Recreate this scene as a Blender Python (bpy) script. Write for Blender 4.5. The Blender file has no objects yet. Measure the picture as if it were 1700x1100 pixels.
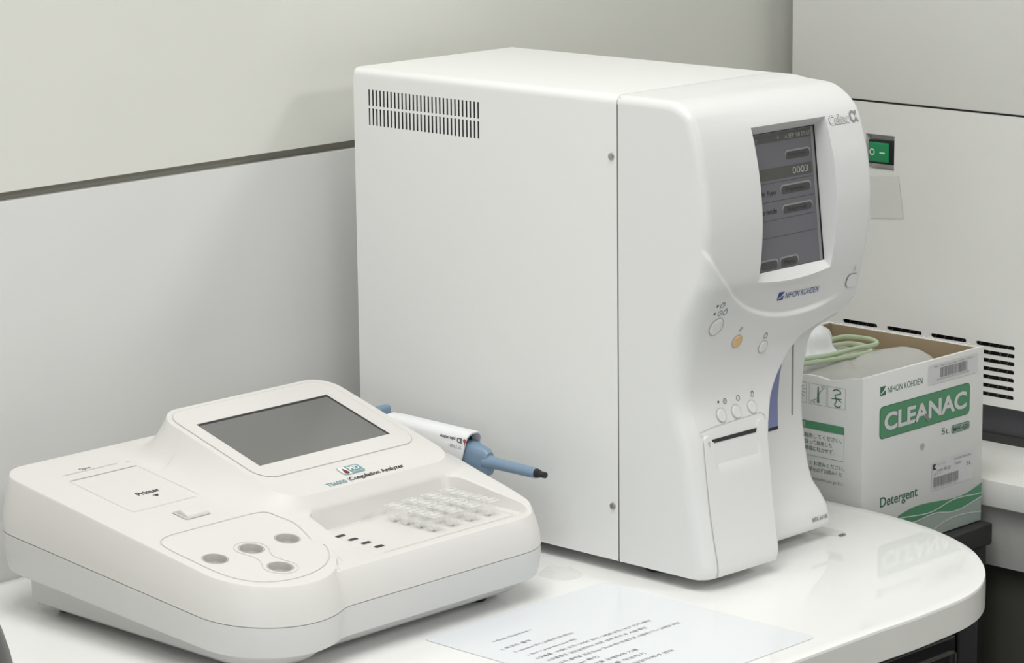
import bpy, bmesh, math, random
import numpy as np
from mathutils import Vector, Matrix
from mathutils.geometry import delaunay_2d_cdt

# ------------------------------------------------------------------ camera, world, light, exposure
Z0 = 0.75                      # height of the desk top above the floor; all coordinates below are relative to the desk top
scene = bpy.context.scene
COL = scene.collection
cam_d = bpy.data.cameras.new('camera'); cam = bpy.data.objects.new('camera', cam_d); COL.objects.link(cam)
YAW, PITCH, ROLL = (math.radians(a) for a in (45.91520434, 11.75260781, 0.66442769))
fwd = Vector((math.sin(YAW)*math.cos(PITCH), math.cos(YAW)*math.cos(PITCH), -math.sin(PITCH)))
rgt = Vector((math.cos(YAW), -math.sin(YAW), 0)); dwn = fwd.cross(rgt)
r2 = rgt*math.cos(ROLL)+dwn*math.sin(ROLL); d2 = -rgt*math.sin(ROLL)+dwn*math.cos(ROLL)
cam.matrix_world = Matrix(((r2.x, -d2.x, -fwd.x, -1.71417), (r2.y, -d2.y, -fwd.y, -1.84244), (r2.z, -d2.z, -fwd.z, 0.67761+Z0), (0, 0, 0, 1)))
cam_d.sensor_width = 36; cam_d.lens = 4984.47/1700*36; cam_d.clip_start = .05; cam_d.clip_end = 50
scene.camera = cam
w = bpy.data.worlds.new('world'); scene.world = w; w.use_nodes = True
w.node_tree.nodes['Background'].inputs[0].default_value = (.93, .95, 1, 1)
w.node_tree.nodes['Background'].inputs[1].default_value = .05
scene.view_settings.view_transform = 'Standard'; scene.view_settings.look = 'None'
scene.view_settings.gamma = 1; scene.view_settings.use_curve_mapping = False
scene.view_settings.exposure = 0.03
LIGHTS = [(-.45, -.42, .6, .6, 8), (-1.15, -.85, .6, .6, 9), (-.40, -1.15, .6, .6, 7), (1.2, -2.8, .6, .6, 34), (-1.9, -1.6, .6, .6, 4)]  # x, y, size x, size y, watts
CEIL = 1.75
for lx, ly, sx, sy, pw in LIGHTS:
    ld = bpy.data.lights.new('ceiling_lamp_light', 'AREA'); ld.shape = 'RECTANGLE'; ld.size = sx; ld.size_y = sy
    ld.energy = pw; ld.color = (1.0, .997, .982)
    lo = bpy.data.objects.new('ceiling_lamp_light', ld); COL.objects.link(lo); lo.location = (lx, ly, CEIL-.03+Z0)

ld = bpy.data.lights.new('added_left_fill', 'AREA'); ld.shape = 'RECTANGLE'; ld.size = 1.2; ld.size_y = 1.4; ld.energy = 14; ld.color = (.97, .99, 1)  # added fill from the left for the tall analyzer's side, no known source
lo = bpy.data.objects.new('added_left_fill', ld); COL.objects.link(lo); lo.location = (-3.36, -2.6, .7+Z0); lo.rotation_euler = (0, math.radians(-90), 0)

# ------------------------------------------------------------------ materials
def mat(name, col, rough=.5, metal=0, spec=.5, bump=0, bscale=900, var=0, coat=0, trans=0, noise_scale=6, emis=None):
    m = bpy.data.materials.new(name); m.use_nodes = True; nt = m.node_tree; b = nt.nodes['Principled BSDF']
    b.inputs['Base Color'].default_value = (*col, 1); b.inputs['Roughness'].default_value = rough
    b.inputs['Metallic'].default_value = metal; b.inputs['Specular IOR Level'].default_value = spec
    if coat: b.inputs['Coat Weight'].default_value = coat; b.inputs['Coat Roughness'].default_value = .04
    tc = nt.nodes.new('ShaderNodeTexCoord')
    if bump:
        n = nt.nodes.new('ShaderNodeTexNoise'); n.inputs['Scale'].default_value = bscale; nt.links.new(tc.outputs['Object'], n.inputs['Vector'])
        bp = nt.nodes.new('ShaderNodeBump'); bp.inputs['Strength'].default_value = bump; bp.inputs['Distance'].default_value = .0002
        nt.links.new(n.outputs['Fac'], bp.inputs['Height']); nt.links.new(bp.outputs['Normal'], b.inputs['Normal'])
    if var:
        n = nt.nodes.new('ShaderNodeTexNoise'); n.inputs['Scale'].default_value = noise_scale; n.inputs['Detail'].default_value = 6
        nt.links.new(tc.outputs['Object'], n.inputs['Vector'])
        r = nt.nodes.new('ShaderNodeValToRGB'); r.color_ramp.elements[0].position = .3; r.color_ramp.elements[1].position = .7
        r.color_ramp.elements[0].color = (*[c*(1-var) for c in col], 1); r.color_ramp.elements[1].color = (*[min(1, c*(1+var)) for c in col], 1)
        nt.links.new(n.outputs['Fac'], r.inputs['Fac']); nt.links.new(r.outputs['Color'], b.inputs['Base Color'])
    if emis: b.inputs['Emission Color'].default_value = (*emis[0], 1); b.inputs['Emission Strength'].default_value = emis[1]
    return m
def clear_mat(name, tint, amount, rough=.08):
    m = bpy.data.materials.new(name); m.use_nodes = True; nt = m.node_tree; b = nt.nodes['Principled BSDF']; out = nt.nodes['Material Output']
    b.inputs['Base Color'].default_value = (*tint, 1); b.inputs['Roughness'].default_value = rough
    t = nt.nodes.new('ShaderNodeBsdfTransparent'); mx = nt.nodes.new('ShaderNodeMixShader')
    lw = nt.nodes.new('ShaderNodeLayerWeight'); lw.inputs['Blend'].default_value = .35
    ma = nt.nodes.new('ShaderNodeMath'); ma.operation = 'MULTIPLY_ADD'; ma.inputs[1].default_value = .7; ma.inputs[2].default_value = amount; ma.use_clamp = True
    nt.links.new(lw.outputs['Facing'], ma.inputs[0]); nt.links.new(ma.outputs[0], mx.inputs[0])
    nt.links.new(t.outputs[0], mx.inputs[1]); nt.links.new(b.outputs[0], mx.inputs[2]); nt.links.new(mx.outputs[0], out.inputs['Surface'])
    return m
M = {}
M['wall'] = mat('wall_paint_panel', (.74, .742, .685), .55, bump=.15, bscale=300, var=.015)
M['wall2'] = mat('wall_lower_panel', (.66, .665, .65), .45, bump=.1, bscale=300, var=.015)
M['groove'] = mat('groove_dark', (.36, .35, .30), .6, var=.03)
M['room'] = mat('room_white', (.42, .42, .40), .7, var=.02)
M['floor'] = mat('floor_vinyl', (.22, .22, .20), .4, var=.1, noise_scale=20)
M['ceil'] = mat('ceiling_tile', (.6, .6, .58), .8, var=.03, noise_scale=30)
M['desk'] = mat('desk_gloss_laminate', (.90, .90, .885), .035, spec=.5, var=.012, noise_scale=9)
M['deskedge'] = mat('desk_edge_band', (.88, .88, .84), .14, var=.02)
M['white'] = mat('hematology_plastic', (.77, .775, .765), .42, bump=.12, bscale=2500)
M['case'] = mat('hematology_painted_steel', (.825, .83, .815), .45, bump=.15, bscale=2200)
M['coag'] = mat('coagulation_plastic', (.725, .71, .685), .45, bump=.12, bscale=2500)
M['coaglow'] = mat('coagulation_lower_plastic', (.67, .67, .66), .45, bump=.12, bscale=2500)
M['gap'] = mat('dark_gap', (.12, .12, .11), .8, var=.05)
M['seam'] = mat('seam_grey', (.34, .33, .31), .8, var=.05)
M['softseam'] = mat('soft_seam_grey', (.55, .54, .51), .8, var=.03)
M['black'] = mat('black_plastic', (.012, .012, .014), .5, var=.1)
M['blackgloss'] = mat('black_gloss', (.012, .012, .014), .08, var=.1)
M['stool'] = mat('stand_black_plastic', (.028, .027, .028), .45, bump=.4, bscale=700, var=.1)
M['steel'] = mat('screw_steel', (.45, .45, .43), .3, metal=1, var=.05)
M['grey_print'] = mat('grey_print', (.28, .28, .28), .5, var=.02)
M['ink'] = mat('black_print', (.02, .02, .022), .5, var=.05)
M['softink'] = mat('soft_black_print', (.12, .12, .13), .5, var=.05)
M['white_print'] = mat('white_print', (.82, .82, .8), .5, var=.02)
M['navy'] = mat('navy_print', (.035, .075, .26), .45, var=.03)
M['green_print'] = mat('green_print', (.10, .33, .175), .5, var=.04)
M['dgreen'] = mat('dark_green_print', (.05, .18, .10), .5, var=.04)
M['pale_green'] = mat('pale_green_print', (.42, .50, .46), .5, var=.03)
M['teal'] = mat('teal_print', (.17, .33, .35), .5, var=.03)
M['red'] = mat('dark_red_print', (.17, .02, .035), .5, var=.05)
M['redp'] = mat('red_print', (.5, .06, .05), .5, var=.05)
M['amber'] = mat('amber_button', (.78, .52, .26), .4, var=.03)
M['lcd'] = mat('lcd_background', (.135, .135, .155), .3, var=.02)
M['lcd_dark'] = mat('lcd_dark_band', (.075, .077, .068), .3, var=.04)
M['lcd_btn'] = mat('lcd_button', (.055, .057, .056), .35, var=.1)
M['lcd_hi'] = mat('lcd_highlight', (.28, .28, .28), .35, var=.02)
M['lcd_txt'] = mat('lcd_text', (.40, .40, .38), .4, var=.02)
M['screen'] = mat('off_lcd_glass', (.17, .172, .165), .22, spec=.5, var=.02)
M['violet'] = mat('blue_violet_plastic', (.22, .25, .45), .45, var=.03)
M['pipblue'] = mat('pipette_blue_grey', (.20, .29, .40), .4, var=.03)
M['pipnavy'] = mat('pipette_navy', (.02, .05, .11), .4, var=.05)
M['pipwhite'] = mat('pipette_white', (.84, .85, .86), .35, var=.01)
M['pipgrey'] = mat('pipette_light_grey', (.66, .66, .66), .4, var=.01)
M['paper'] = mat('laminated_sheet', (.80, .83, .86), .13, var=.01)
M['carton'] = mat('carton_white', (.88, .885, .87), .6, bump=.2, bscale=500, var=.02)
M['kraft'] = mat('carton_kraft', (.36, .28, .18), .8, bump=.3, bscale=500, var=.06)
M['label'] = mat('label_white', (.78, .78, .79), .4, var=.01)
M['jug'] = mat('translucent_bag', (.50, .50, .475), .3, var=.04, noise_scale=15)
M['cap'] = mat('cap_white', (.83, .84, .85), .35, var=.02)
M['machine'] = mat('instrument_panel', (.82, .82, .79), .5, bump=.15, bscale=900, var=.015)
M['slate'] = mat('slate_band', (.075, .075, .085), .5, bump=.3, bscale=900, var=.05)
M['slatedk'] = mat('slate_dark', (.035, .037, .037), .5, var=.05)
M['bench'] = mat('bench_white', (.88, .88, .85), .35, var=.015)
M['apron'] = mat('bench_apron', (.52, .52, .50), .4, var=.10, noise_scale=14)
M['olive'] = mat('dark_olive_cabinet', (.085, .085, .07), .7, bump=.3, bscale=300, var=.08)
M['switch'] = mat('switch_green', (.015, .27, .10), .25, var=.05)
M['darkgrey'] = mat('dark_grey_plastic', (.085, .085, .085), .35, var=.05)
M['wellgrey'] = mat('well_bottom_grey', (.40, .39, .365), .45, var=.04)
M['chip'] = mat('dark_chip', (.2, .19, .17), .6, var=.1)
M['lamp'] = mat('lamp_diffuser', (.9, .9, .9), .5, emis=((1, .985, .95), .6), var=.01)
M['fill_pane'] = mat('added_left_fill', (.8, .85, .9), .5, emis=((.9, .95, 1), 1.5), var=.01)  # glow of the invented pane on the left wall
M['clear'] = clear_mat('clear_plastic', (.93, .93, .90), .10)
M['tape'] = clear_mat('clear_tape', (.80, .80, .77), .22, .2)
M['film'] = clear_mat('clear_film', (.80, .80, .77), .02, .3)
M['hose'] = clear_mat('green_hose', (.55, .68, .45), .55, .15)

# ------------------------------------------------------------------ object helpers
ORG = {}
def thing(name, label, cat, o=(0, 0, 0), group=None):
    e = bpy.data.objects.new(name, None); COL.objects.link(e); e.empty_display_size = .05
    e.location = (o[0], o[1], o[2]+Z0); e['label'] = label; e['category'] = cat
    if group: e['group'] = group
    ORG[e] = o
    return e
def finish(name, me, m, parent=None, smooth=False, label=None, auto=None):
    ob = bpy.data.objects.new(name, me); COL.objects.link(ob)
    o = ORG.get(parent, (0, 0, 0)) if parent else None
    if parent is None:
        n = len(me.vertices); a = np.empty(n*3); me.vertices.foreach_get('co', a); a = a.reshape(-1, 3)
        o = (float((a[:, 0].min()+a[:, 0].max())/2), float((a[:, 1].min()+a[:, 1].max())/2), float(a[:, 2].min()))
        ob.location = (o[0], o[1], o[2]+Z0)
    else: ob.parent = parent
    me.transform(Matrix.Translation((-o[0], -o[1], -o[2]))); ORG[ob] = o
    me.materials.append(m)
    if smooth:
        me.polygons.foreach_set('use_smooth', [True]*len(me.polygons))
        if auto is not None:
            try: me.set_sharp_from_angle(angle=math.radians(auto))
            except Exception: pass
    me.update()
    if label: ob['label'] = label
    return ob
def from_bm(name, bm, m, parent=None, smooth=False, label=None, auto=40, recalc=True):
    if recalc: bmesh.ops.recalc_face_normals(bm, faces=bm.faces[:])
    me = bpy.data.meshes.new(name); bm.to_mesh(me); bm.free()
    return finish(name, me, m, parent, smooth, label, auto)
def from_py(name, v, f, m, parent=None, smooth=True, label=None, auto=None, recalc=False):
    me = bpy.data.meshes.new(name); me.from_pydata([tuple(map(float, p)) for p in v], [], [tuple(map(int, q)) for q in f])
    if recalc:
        bm = bmesh.new(); bm.from_mesh(me); bmesh.ops.recalc_face_normals(bm, faces=bm.faces[:]); bm.to_mesh(me); bm.free()
    return finish(name, me, m, parent, smooth, label, auto)
def struct(ob): ob['kind'] = 'structure'; return ob
def box_bm(bm, x0, x1, y0, y1, z0, z1):
    v = [bm.verts.new(p) for p in ((x0, y0, z0), (x1, y0, z0), (x1, y1, z0), (x0, y1, z0), (x0, y0, z1), (x1, y0, z1), (x1, y1, z1), (x0, y1, z1))]
    for q in ((3, 2, 1, 0), (4, 5, 6, 7), (0, 1, 5, 4), (1, 2, 6, 5), (2, 3, 7, 6), (3, 0, 4, 7)): bm.faces.new([v[i] for i in q])
    return v
def box(name, a, m, parent=None, bevel=0, seg=3, label=None):
    bm = bmesh.new(); box_bm(bm, *a)
    if bevel: bmesh.ops.bevel(bm, geom=bm.edges[:], offset=bevel, segments=seg, affect='EDGES', profile=.5)
    return from_bm(name, bm, m, parent, smooth=bool(bevel), label=label, auto=35)
def arc(cx, cy, r, a0, a1, n=10):
    return [(cx+r*math.cos(math.radians(a0+(a1-a0)*i/n)), cy+r*math.sin(math.radians(a0+(a1-a0)*i/n))) for i in range(n+1)]
def rrect(x0, x1, y0, y1, r, n=8):
    r = min(r, (x1-x0)/2-1e-6, (y1-y0)/2-1e-6)
    return arc(x1-r, y0+r, r, -90, 0, n)+arc(x1-r, y1-r, r, 0, 90, n)+arc(x0+r, y1-r, r, 90, 180, n)+arc(x0+r, y0+r, r, 180, 270, n)
def dense(poly, s, closed=True):
    out = []; n = len(poly)
    for i in range(n if closed else n-1):
        a = poly[i]; b = poly[(i+1) % n]; L = math.hypot(b[0]-a[0], b[1]-a[1]); k = max(1, int(math.ceil(L/s)))
        if L < 1e-7: continue
        out += [(a[0]+(b[0]-a[0])*j/k, a[1]+(b[1]-a[1])*j/k) for j in range(k)]
    if not closed: out.append(poly[-1])
    return out
def offset(poly, d):
    p = np.array(poly); n = len(p); area = 0.5*np.sum(p[:, 0]*np.roll(p[:, 1], -1)-np.roll(p[:, 0], -1)*p[:, 1])
    t = np.roll(p, -1, 0)-np.roll(p, 1, 0); t /= np.maximum(np.linalg.norm(t, axis=1, keepdims=True), 1e-9)
    nr = np.stack([t[:, 1], -t[:, 0]], 1)*(1 if area > 0 else -1)
    return [tuple(q) for q in p+nr*d]
def inside(px, py, poly):
    q = np.array(poly); x1 = q[:, 0]; y1 = q[:, 1]; x2 = np.roll(x1, -1); y2 = np.roll(y1, -1)
    res = np.zeros(len(px), bool)
    for a, b, c, d in zip(x1, y1, x2, y2):
        if b == d: continue
        m = ((b > py) != (d > py)) & (px < (c-a)*(py-b)/(d-b)+a); res ^= m
    return res
def segdist(px, py, poly, closed=True):
    q = np.array(poly); e = np.roll(q, -1, 0) if closed else q[1:]; s = q if closed else q[:-1]
    best = np.full(len(px), 9e9)
    for (a, b), (c, d) in zip(s, e):
        dx, dy = c-a, d-b; L = dx*dx+dy*dy+1e-18
        t = np.clip(((px-a)*dx+(py-b)*dy)/L, 0, 1); best = np.minimum(best, np.hypot(px-a-t*dx, py-b-t*dy))
    return best
def cdt(outline, spacing, holes=(), feats=()):
    """triangulated patch in 2-D: outline, holes, extra feature polylines (list of (poly, closed))"""
    pts = []; edges = []
    def add(poly, closed=True):
        k = len(pts); pts.extend(poly); n = len(poly)
        for i in range(n if closed else n-1): edges.append((k+i, k+(i+1) % n))
    add(outline)
    for h in holes: add(h)
    for f, c in feats: add(f, c)
    o = np.array(outline)
    gx, gy = np.meshgrid(np.arange(o[:, 0].min()+spacing/2, o[:, 0].max(), spacing), np.arange(o[:, 1].min()+spacing/2, o[:, 1].max(), spacing))
    gx = gx.ravel(); gy = gy.ravel(); k = inside(gx, gy, outline)
    for h in holes: k &= ~inside(gx, gy, h)
    gx, gy = gx[k], gy[k]; dmin = segdist(gx, gy, outline)
    for h in holes: dmin = np.minimum(dmin, segdist(gx, gy, h))
    for f, c in feats: dmin = np.minimum(dmin, segdist(gx, gy, f, c))
    k = dmin > spacing*.4; pts += list(zip(gx[k].tolist(), gy[k].tolist()))
    r = delaunay_2d_cdt([Vector(p) for p in pts], edges, [], 0, 1e-7)
    V = np.array([tuple(v) for v in r[0]]); F = np.array([tuple(f) for f in r[2]])
    c = V[F].mean(1); k = inside(c[:, 0], c[:, 1], outline)
    for h in holes: k &= ~inside(c[:, 0], c[:, 1], h)
    return V, F[k]
def sm(x): x = np.clip(x, 0, 1); return x*x*(3-2*x)
def strip(name, poly, width, fn, m, parent, closed=True, label=None):
    """thin ribbon along poly (2-D), draped with fn(u,v)->(x,y,z)"""
    p = np.array(poly); n = len(p)
    if closed: t = np.roll(p, -1, 0)-np.roll(p, 1, 0)
    else: t = np.gradient(p, axis=0)
    t = t/np.maximum(np.linalg.norm(t, axis=1, keepdims=True), 1e-9); nr = np.stack([t[:, 1], -t[:, 0]], 1)*width/2
    A = p+nr; B = p-nr; v = [fn(*q) for q in A]+[fn(*q) for q in B]
    f = [(i, (i+1) % n, n+(i+1) % n, n+i) for i in range(n if closed else n-1)]
    return from_py(name, v, f, m, parent, smooth=False, label=label)
def patch(name, poly, fn, m, parent, holes=(), spacing=.004, label=None):
    V, F = cdt(poly, spacing, holes); return from_py(name, [fn(*q) for q in V], F, m, parent, smooth=True, label=label)
def merge(lists):
    v = []; f = []
    for a, b in lists:
        k = len(v); v += list(a); f += [tuple(i+k for i in q) for q in b]
    return v, f
_tc = {}
def text2d(s, bold=0.0, spacing=1.0, shear=0.0):
    key = (s, bold, spacing, shear)
    if key in _tc: return _tc[key]
    c = bpy.data.curves.new('t', 'FONT'); c.body = s; c.size = 1; c.offset = bold; c.space_character = spacing; c.resolution_u = 4; c.shear = shear
    o = bpy.data.objects.new('t', c); COL.objects.link(o)
    dg = bpy.context.evaluated_depsgraph_get(); me = bpy.data.meshes.new_from_object(o.evaluated_get(dg))
    n = len(me.vertices); a = np.empty(n*3); me.vertices.foreach_get('co', a); a = a.reshape(-1, 3)[:, :2].copy()
    f = [tuple(p.vertices) for p in me.polygons]
    bpy.data.meshes.remove(me); bpy.data.objects.remove(o); bpy.data.curves.remove(c)
    _tc[key] = (a, f); return a, f
def fit(s, u0, v0, w, h, bold=0.0, spacing=1.0, shear=0.0):
    """glyph outlines scaled into the rectangle u0..u0+w, v0..v0+h"""
    a, f = text2d(s, bold, spacing, shear); a = a.copy(); mn = a.min(0); mx = a.max(0)
    hh = h if h else w*(mx[1]-mn[1])/(mx[0]-mn[0])
    a = (a-mn)/(mx-mn)*np.array([w, hh])+np.array([u0, v0]); return a, f
def text(name, items, fn, m, parent, label=None):
    for it in items:
        a, f = fit(*it[0], **it[1]) if isinstance(it[0], tuple) else fit(*it)
        from_py(name, [fn(*q) for q in a], f, m, parent, smooth=False, label=label)
def flatpoly(name, polys, fn, m, parent, label=None):
    vs = [([fn(*q) for q in p], [tuple(range(len(p)))]) for p in polys]
    v, f = merge(vs); return from_py(name, v, f, m, parent, smooth=False, label=label)
def prism(name, poly, a, b, axis, m, parent, label=None, smooth=True, bevel=0):
    """closed prism from a 2-D polygon swept along axis between a and b"""
    def P(q, t): return {'x': (t, q[0], q[1]), 'y': (q[0], t, q[1]), 'z': (q[0], q[1], t)}[axis]
    bm = bmesh.new(); A = [bm.verts.new(P(q, a)) for q in poly]; B = [bm.verts.new(P(q, b)) for q in poly]; n = len(poly)
    bm.faces.new(A); bm.faces.new(B[::-1])
    for i in range(n): bm.faces.new((A[i], B[i], B[(i+1) % n], A[(i+1) % n]))
    if bevel:
        ed = [e for e in bm.edges if len(e.link_faces) == 2 and any(len(f.verts) > 4 for f in e.link_faces)]
        bmesh.ops.bevel(bm, geom=ed, offset=bevel, segments=2, affect='EDGES', profile=.5)
    return from_bm(name, bm, m, parent, smooth=smooth, label=label, auto=35)
def tube(name, pts, r, m, parent=None, n=16, label=None, radii=None, caps=True):
    P_ = [Vector(p) for p in pts]; v = []; f = []; up = Vector((0, 0, 1))
    for i, p in enumerate(P_):
        t = (P_[min(i+1, len(P_)-1)]-P_[max(i-1, 0)]).normalized(); a = t.cross(up)
        if a.length < 1e-3: a = t.cross(Vector((1, 0, 0)))
        a.normalize(); b = a.cross(t); rr = radii[i] if radii else r
        for j in range(n):
            th = 2*math.pi*j/n; v.append(p+a*math.cos(th)*rr+b*math.sin(th)*rr)
    for i in range(len(P_)-1):
        for j in range(n): f.append((i*n+j, i*n+(j+1) % n, (i+1)*n+(j+1) % n, (i+1)*n+j))
    if caps: f.append(tuple(range(n))[::-1]); f.append(tuple((len(P_)-1)*n+j for j in range(n)))
    return from_py(name, v, f, m, parent, smooth=True, label=label, auto=50, recalc=True)
def lathe(name, prof, c, m, parent, n=32, axis='z', label=None, auto=40):
    v = []; f = []
    for r, h in prof:
        for j in range(n):
            th = 2*math.pi*j/n; a, b = r*math.cos(th), r*math.sin(th)
            v.append({'z': (c[0]+a, c[1]+b, c[2]+h), 'x': (c[0]+h, c[1]+a, c[2]+b), 'y': (c[0]+a, c[1]+h, c[2]+b)}[axis])
    for i in range(len(prof)-1):
        for j in range(n): f.append((i*n+j, i*n+(j+1) % n, (i+1)*n+(j+1) % n, (i+1)*n+j))
    if prof[0][0] > 1e-6: f.append(tuple(range(n)))
    if prof[-1][0] > 1e-6: f.append(tuple((len(prof)-1)*n+j for j in range(n)))
    return from_py(name, v, f, m, parent, smooth=True, label=label, auto=auto, recalc=True)

# ------------------------------------------------------------------ room
FL = -Z0
YW = .053
struct(box('floor', (-3.4, 2.6, -4.6, .2, FL-.05, FL), M['floor']))
struct(box('ceiling', (-3.4, 2.6, -4.6, .2, CEIL, CEIL+.05), M['ceil']))
struct(box('wall_left', (-3.45, -3.4, -4.6, .2, FL, CEIL), M['room']))
struct(box('wall_right', (2.6, 2.65, -4.6, .2, FL, CEIL), M['room']))
struct(box('wall_front', (-3.4, 2.6, -4.65, -4.6, FL, CEIL), M['room']))
bm = bmesh.new(); box_bm(bm, -3.4, 2.6, YW, YW+.06, .3112, CEIL); box_bm(bm, -3.4, 2.6, YW+.011, YW+.06, FL, .3112)
struct(from_bm('wall_back', bm, M['wall']))
struct(box('trim_1', (-3.4, 2.6, YW, YW+.0108, FL, .3038), M['wall2'], bevel=.0008, seg=2))
struct(box('trim_2', (-3.4, 2.6, YW+.0095, YW+.0112, .3037, .3113), M['groove']))
names = ['square white ceiling light directly above the desk, close to the back wall', 'square white ceiling light above the left half of the desk', 'square white ceiling light just in front of the tall analyzer', 'brightest square ceiling light, in the right front part of the room', 'square white ceiling light furthest to the left']
for (lx, ly, sx, sy, pw), nm in zip(LIGHTS, names):
    t = thing('ceiling_light', nm, 'light', (lx, ly, CEIL-.025), 'ceiling lights')
    bm = bmesh.new()
    for a in ((-sx/2-.02, sx/2+.02, sy/2, sy/2+.02), (-sx/2-.02, sx/2+.02, -sy/2-.02, -sy/2), (-sx/2-.02, -sx/2, -sy/2, sy/2), (sx/2, sx/2+.02, -sy/2, sy/2)):
        box_bm(bm, lx+a[0], lx+a[1], ly+a[2], ly+a[3], CEIL-.025, CEIL)
    from_bm('frame', bm, M['bench'], t)
    box('diffuser', (lx-sx/2, lx+sx/2, ly-sy/2, ly+sy/2, CEIL-.012, CEIL-.004), M['lamp'], t)
wn = struct(box('fill_window_1', (-3.395, -3.385, -3.3, -1.9, .1, 1.3), M['fill_pane'])); ORG[wn] = (0, 0, 0)  # invented glowing pane, added to brighten the sides that face left
bm = bmesh.new()
for a in ((-3.36, -3.30, .04, 1.36), (-1.90, -1.84, .04, 1.36), (-2.63, -2.57, .1, 1.3)): box_bm(bm, -3.40, -3.375, a[0], a[1], a[2], a[3])
for z in (.04, 1.30): box_bm(bm, -3.40, -3.375, -3.30, -1.90, z, z+.06)
struct(from_bm('fill_window_2', bm, M['bench']))  # frame around the invented fill pane

# ------------------------------------------------------------------ desk
DT = .0265
desk = thing('desk', 'white glossy desk with a rounded front right corner carrying both analyzers', 'desk', (-.5, -.25, FL))
ro = [(-1.6, .052), (-1.6, -.5425)]+dense([(-1.6, -.5425), (.06, -.5425)], .1, False)[1:]
# rounded front right corner, measured
cor = [(.030, -.5427), (.075, -.5445), (.105, -.5440), (.135, -.5400), (.165, -.5310), (.195, -.5160), (.220, -.4950), (.245, -.4660), (.262, -.4350), (.274, -.4010), (.281, -.3700), (.2850, -.3400), (.2862, -.3100)]
cor = [(.02, -.5427), (.06, -.5440), (.10, -.5430), (.135, -.5400), (.165, -.5310), (.195, -.5140), (.222, -.4910), (.245, -.4640), (.262, -.4330), (.274, -.4010), (.281, -.3700), (.2852, -.3350), (.2862, -.3000)]
def catmull(p, k=6):
    out = []; q = [p[0]]+list(p)+[p[-1]]
    for i in range(1, len(q)-2):
        a, b, c, d = map(np.array, (q[i-1], q[i], q[i+1], q[i+2]))
        for j in range(k):
            t = j/k; out.append(tuple(.5*((2*b)+(-a+c)*t+(2*a-5*b+4*c-d)*t*t+(-a+3*b-3*c+d)*t**3)))
    out.append(tuple(p[-1])); return out
ro = [(-1.6, .052), (-1.6, -.5425), (-.5, -.5426)]+catmull(cor)+[(.2862, .052)]
def slab(name, poly, z0, z1, m, parent, bev=.0012):
    o2 = offset(poly, -bev*.0) ; bm = bmesh.new()
    rings = [(offset(poly, -.010), z1), (offset(poly, -bev), z1), (offset(poly, -bev*.3), z1-bev*.3), (poly, z1-bev), (poly, z0+bev), (offset(poly, -bev), z0), (offset(poly, -.010), z0)]
    R = [[bm.verts.new((x, y, z)) for x, y in rr] for rr, z in rings]; n = len(poly)
    for a, b in zip(R, R[1:]):
        for i in range(n): bm.faces.new((a[i], b[i], b[(i+1) % n], a[(i+1) % n]))
    bm.faces.new(R[0]); bm.faces.new(R[-1][::-1])
    return from_bm(name, bm, m, parent, smooth=True, auto=30)
slab('desk_top', ro, -DT, 0, M['desk'], desk)
band = [p for p in ro[1:-1]]
v = []; f = []
bo = offset(ro, .0003)[1:]
for z in (-.0022, -DT+.0012): v += [(x, y, z) for x, y in bo]
k = len(bo); f = [(i, i+1, k+i+1, k+i) for i in range(k-1)]
from_py('edge_band', v, f, M['deskedge'], desk, smooth=True, label='slightly greyer edge band around the desk top')
box('desk_leg', (.138, .164, -.530, -.500, FL, -DT), M['black'], desk, bevel=.002, label='black square leg')
box('desk_leg', (-1.55, -1.51, -.52, -.48, FL, -DT), M['stool'], desk, bevel=.002)
box('desk_leg', (-1.55, -1.51, -.02, .02, FL, -DT), M['stool'], desk, bevel=.002)
box('desk_leg', (.236, .264, -.03, 0, FL, -DT), M['stool'], desk, bevel=.002)
cab = thing('drawer_cabinet', 'glossy black drawer cabinet under the front edge of the white desk', 'cabinet', (-.2, -.3, FL))
box('body', (-.55, .127, -.525, -.08, FL+.01, -.0275), M['black'], cab, bevel=.002)
for k_ in range(3):
    zt = -.0285-k_*.235
    box('drawer', (-.545, .1225, -.5385, -.5255, zt-.228, zt), M['blackgloss'], cab, bevel=.0025)
    hl = thing  # noqa
    bm = bmesh.new(); x0, x1, z1_, z0_ = .050, .1205, zt-.0125, zt-.060
    for a in ((x0, x1, z1_-.0018, z1_), (x0, x1, z0_, z0_+.0018), (x0, x0+.0018, z0_, z1_), (x1-.0018, x1, z0_, z1_)):
        box_bm(bm, a[0], a[1], -.5405, -.5383, a[2], a[3])
    from_bm('label_frame', bm, M['steel'], cab, label='thin metal label frame on a drawer front')

# ------------------------------------------------------------------ hematology analyzer
hem = thing('hematology_analyzer', 'tall white hematology analyzer with a grey touch screen and rounded front', 'lab analyzer', (.1, -.19, 0))
W, YS, ZB, ZT, RT = .197, -.2975, .010, .383, .0068
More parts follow.
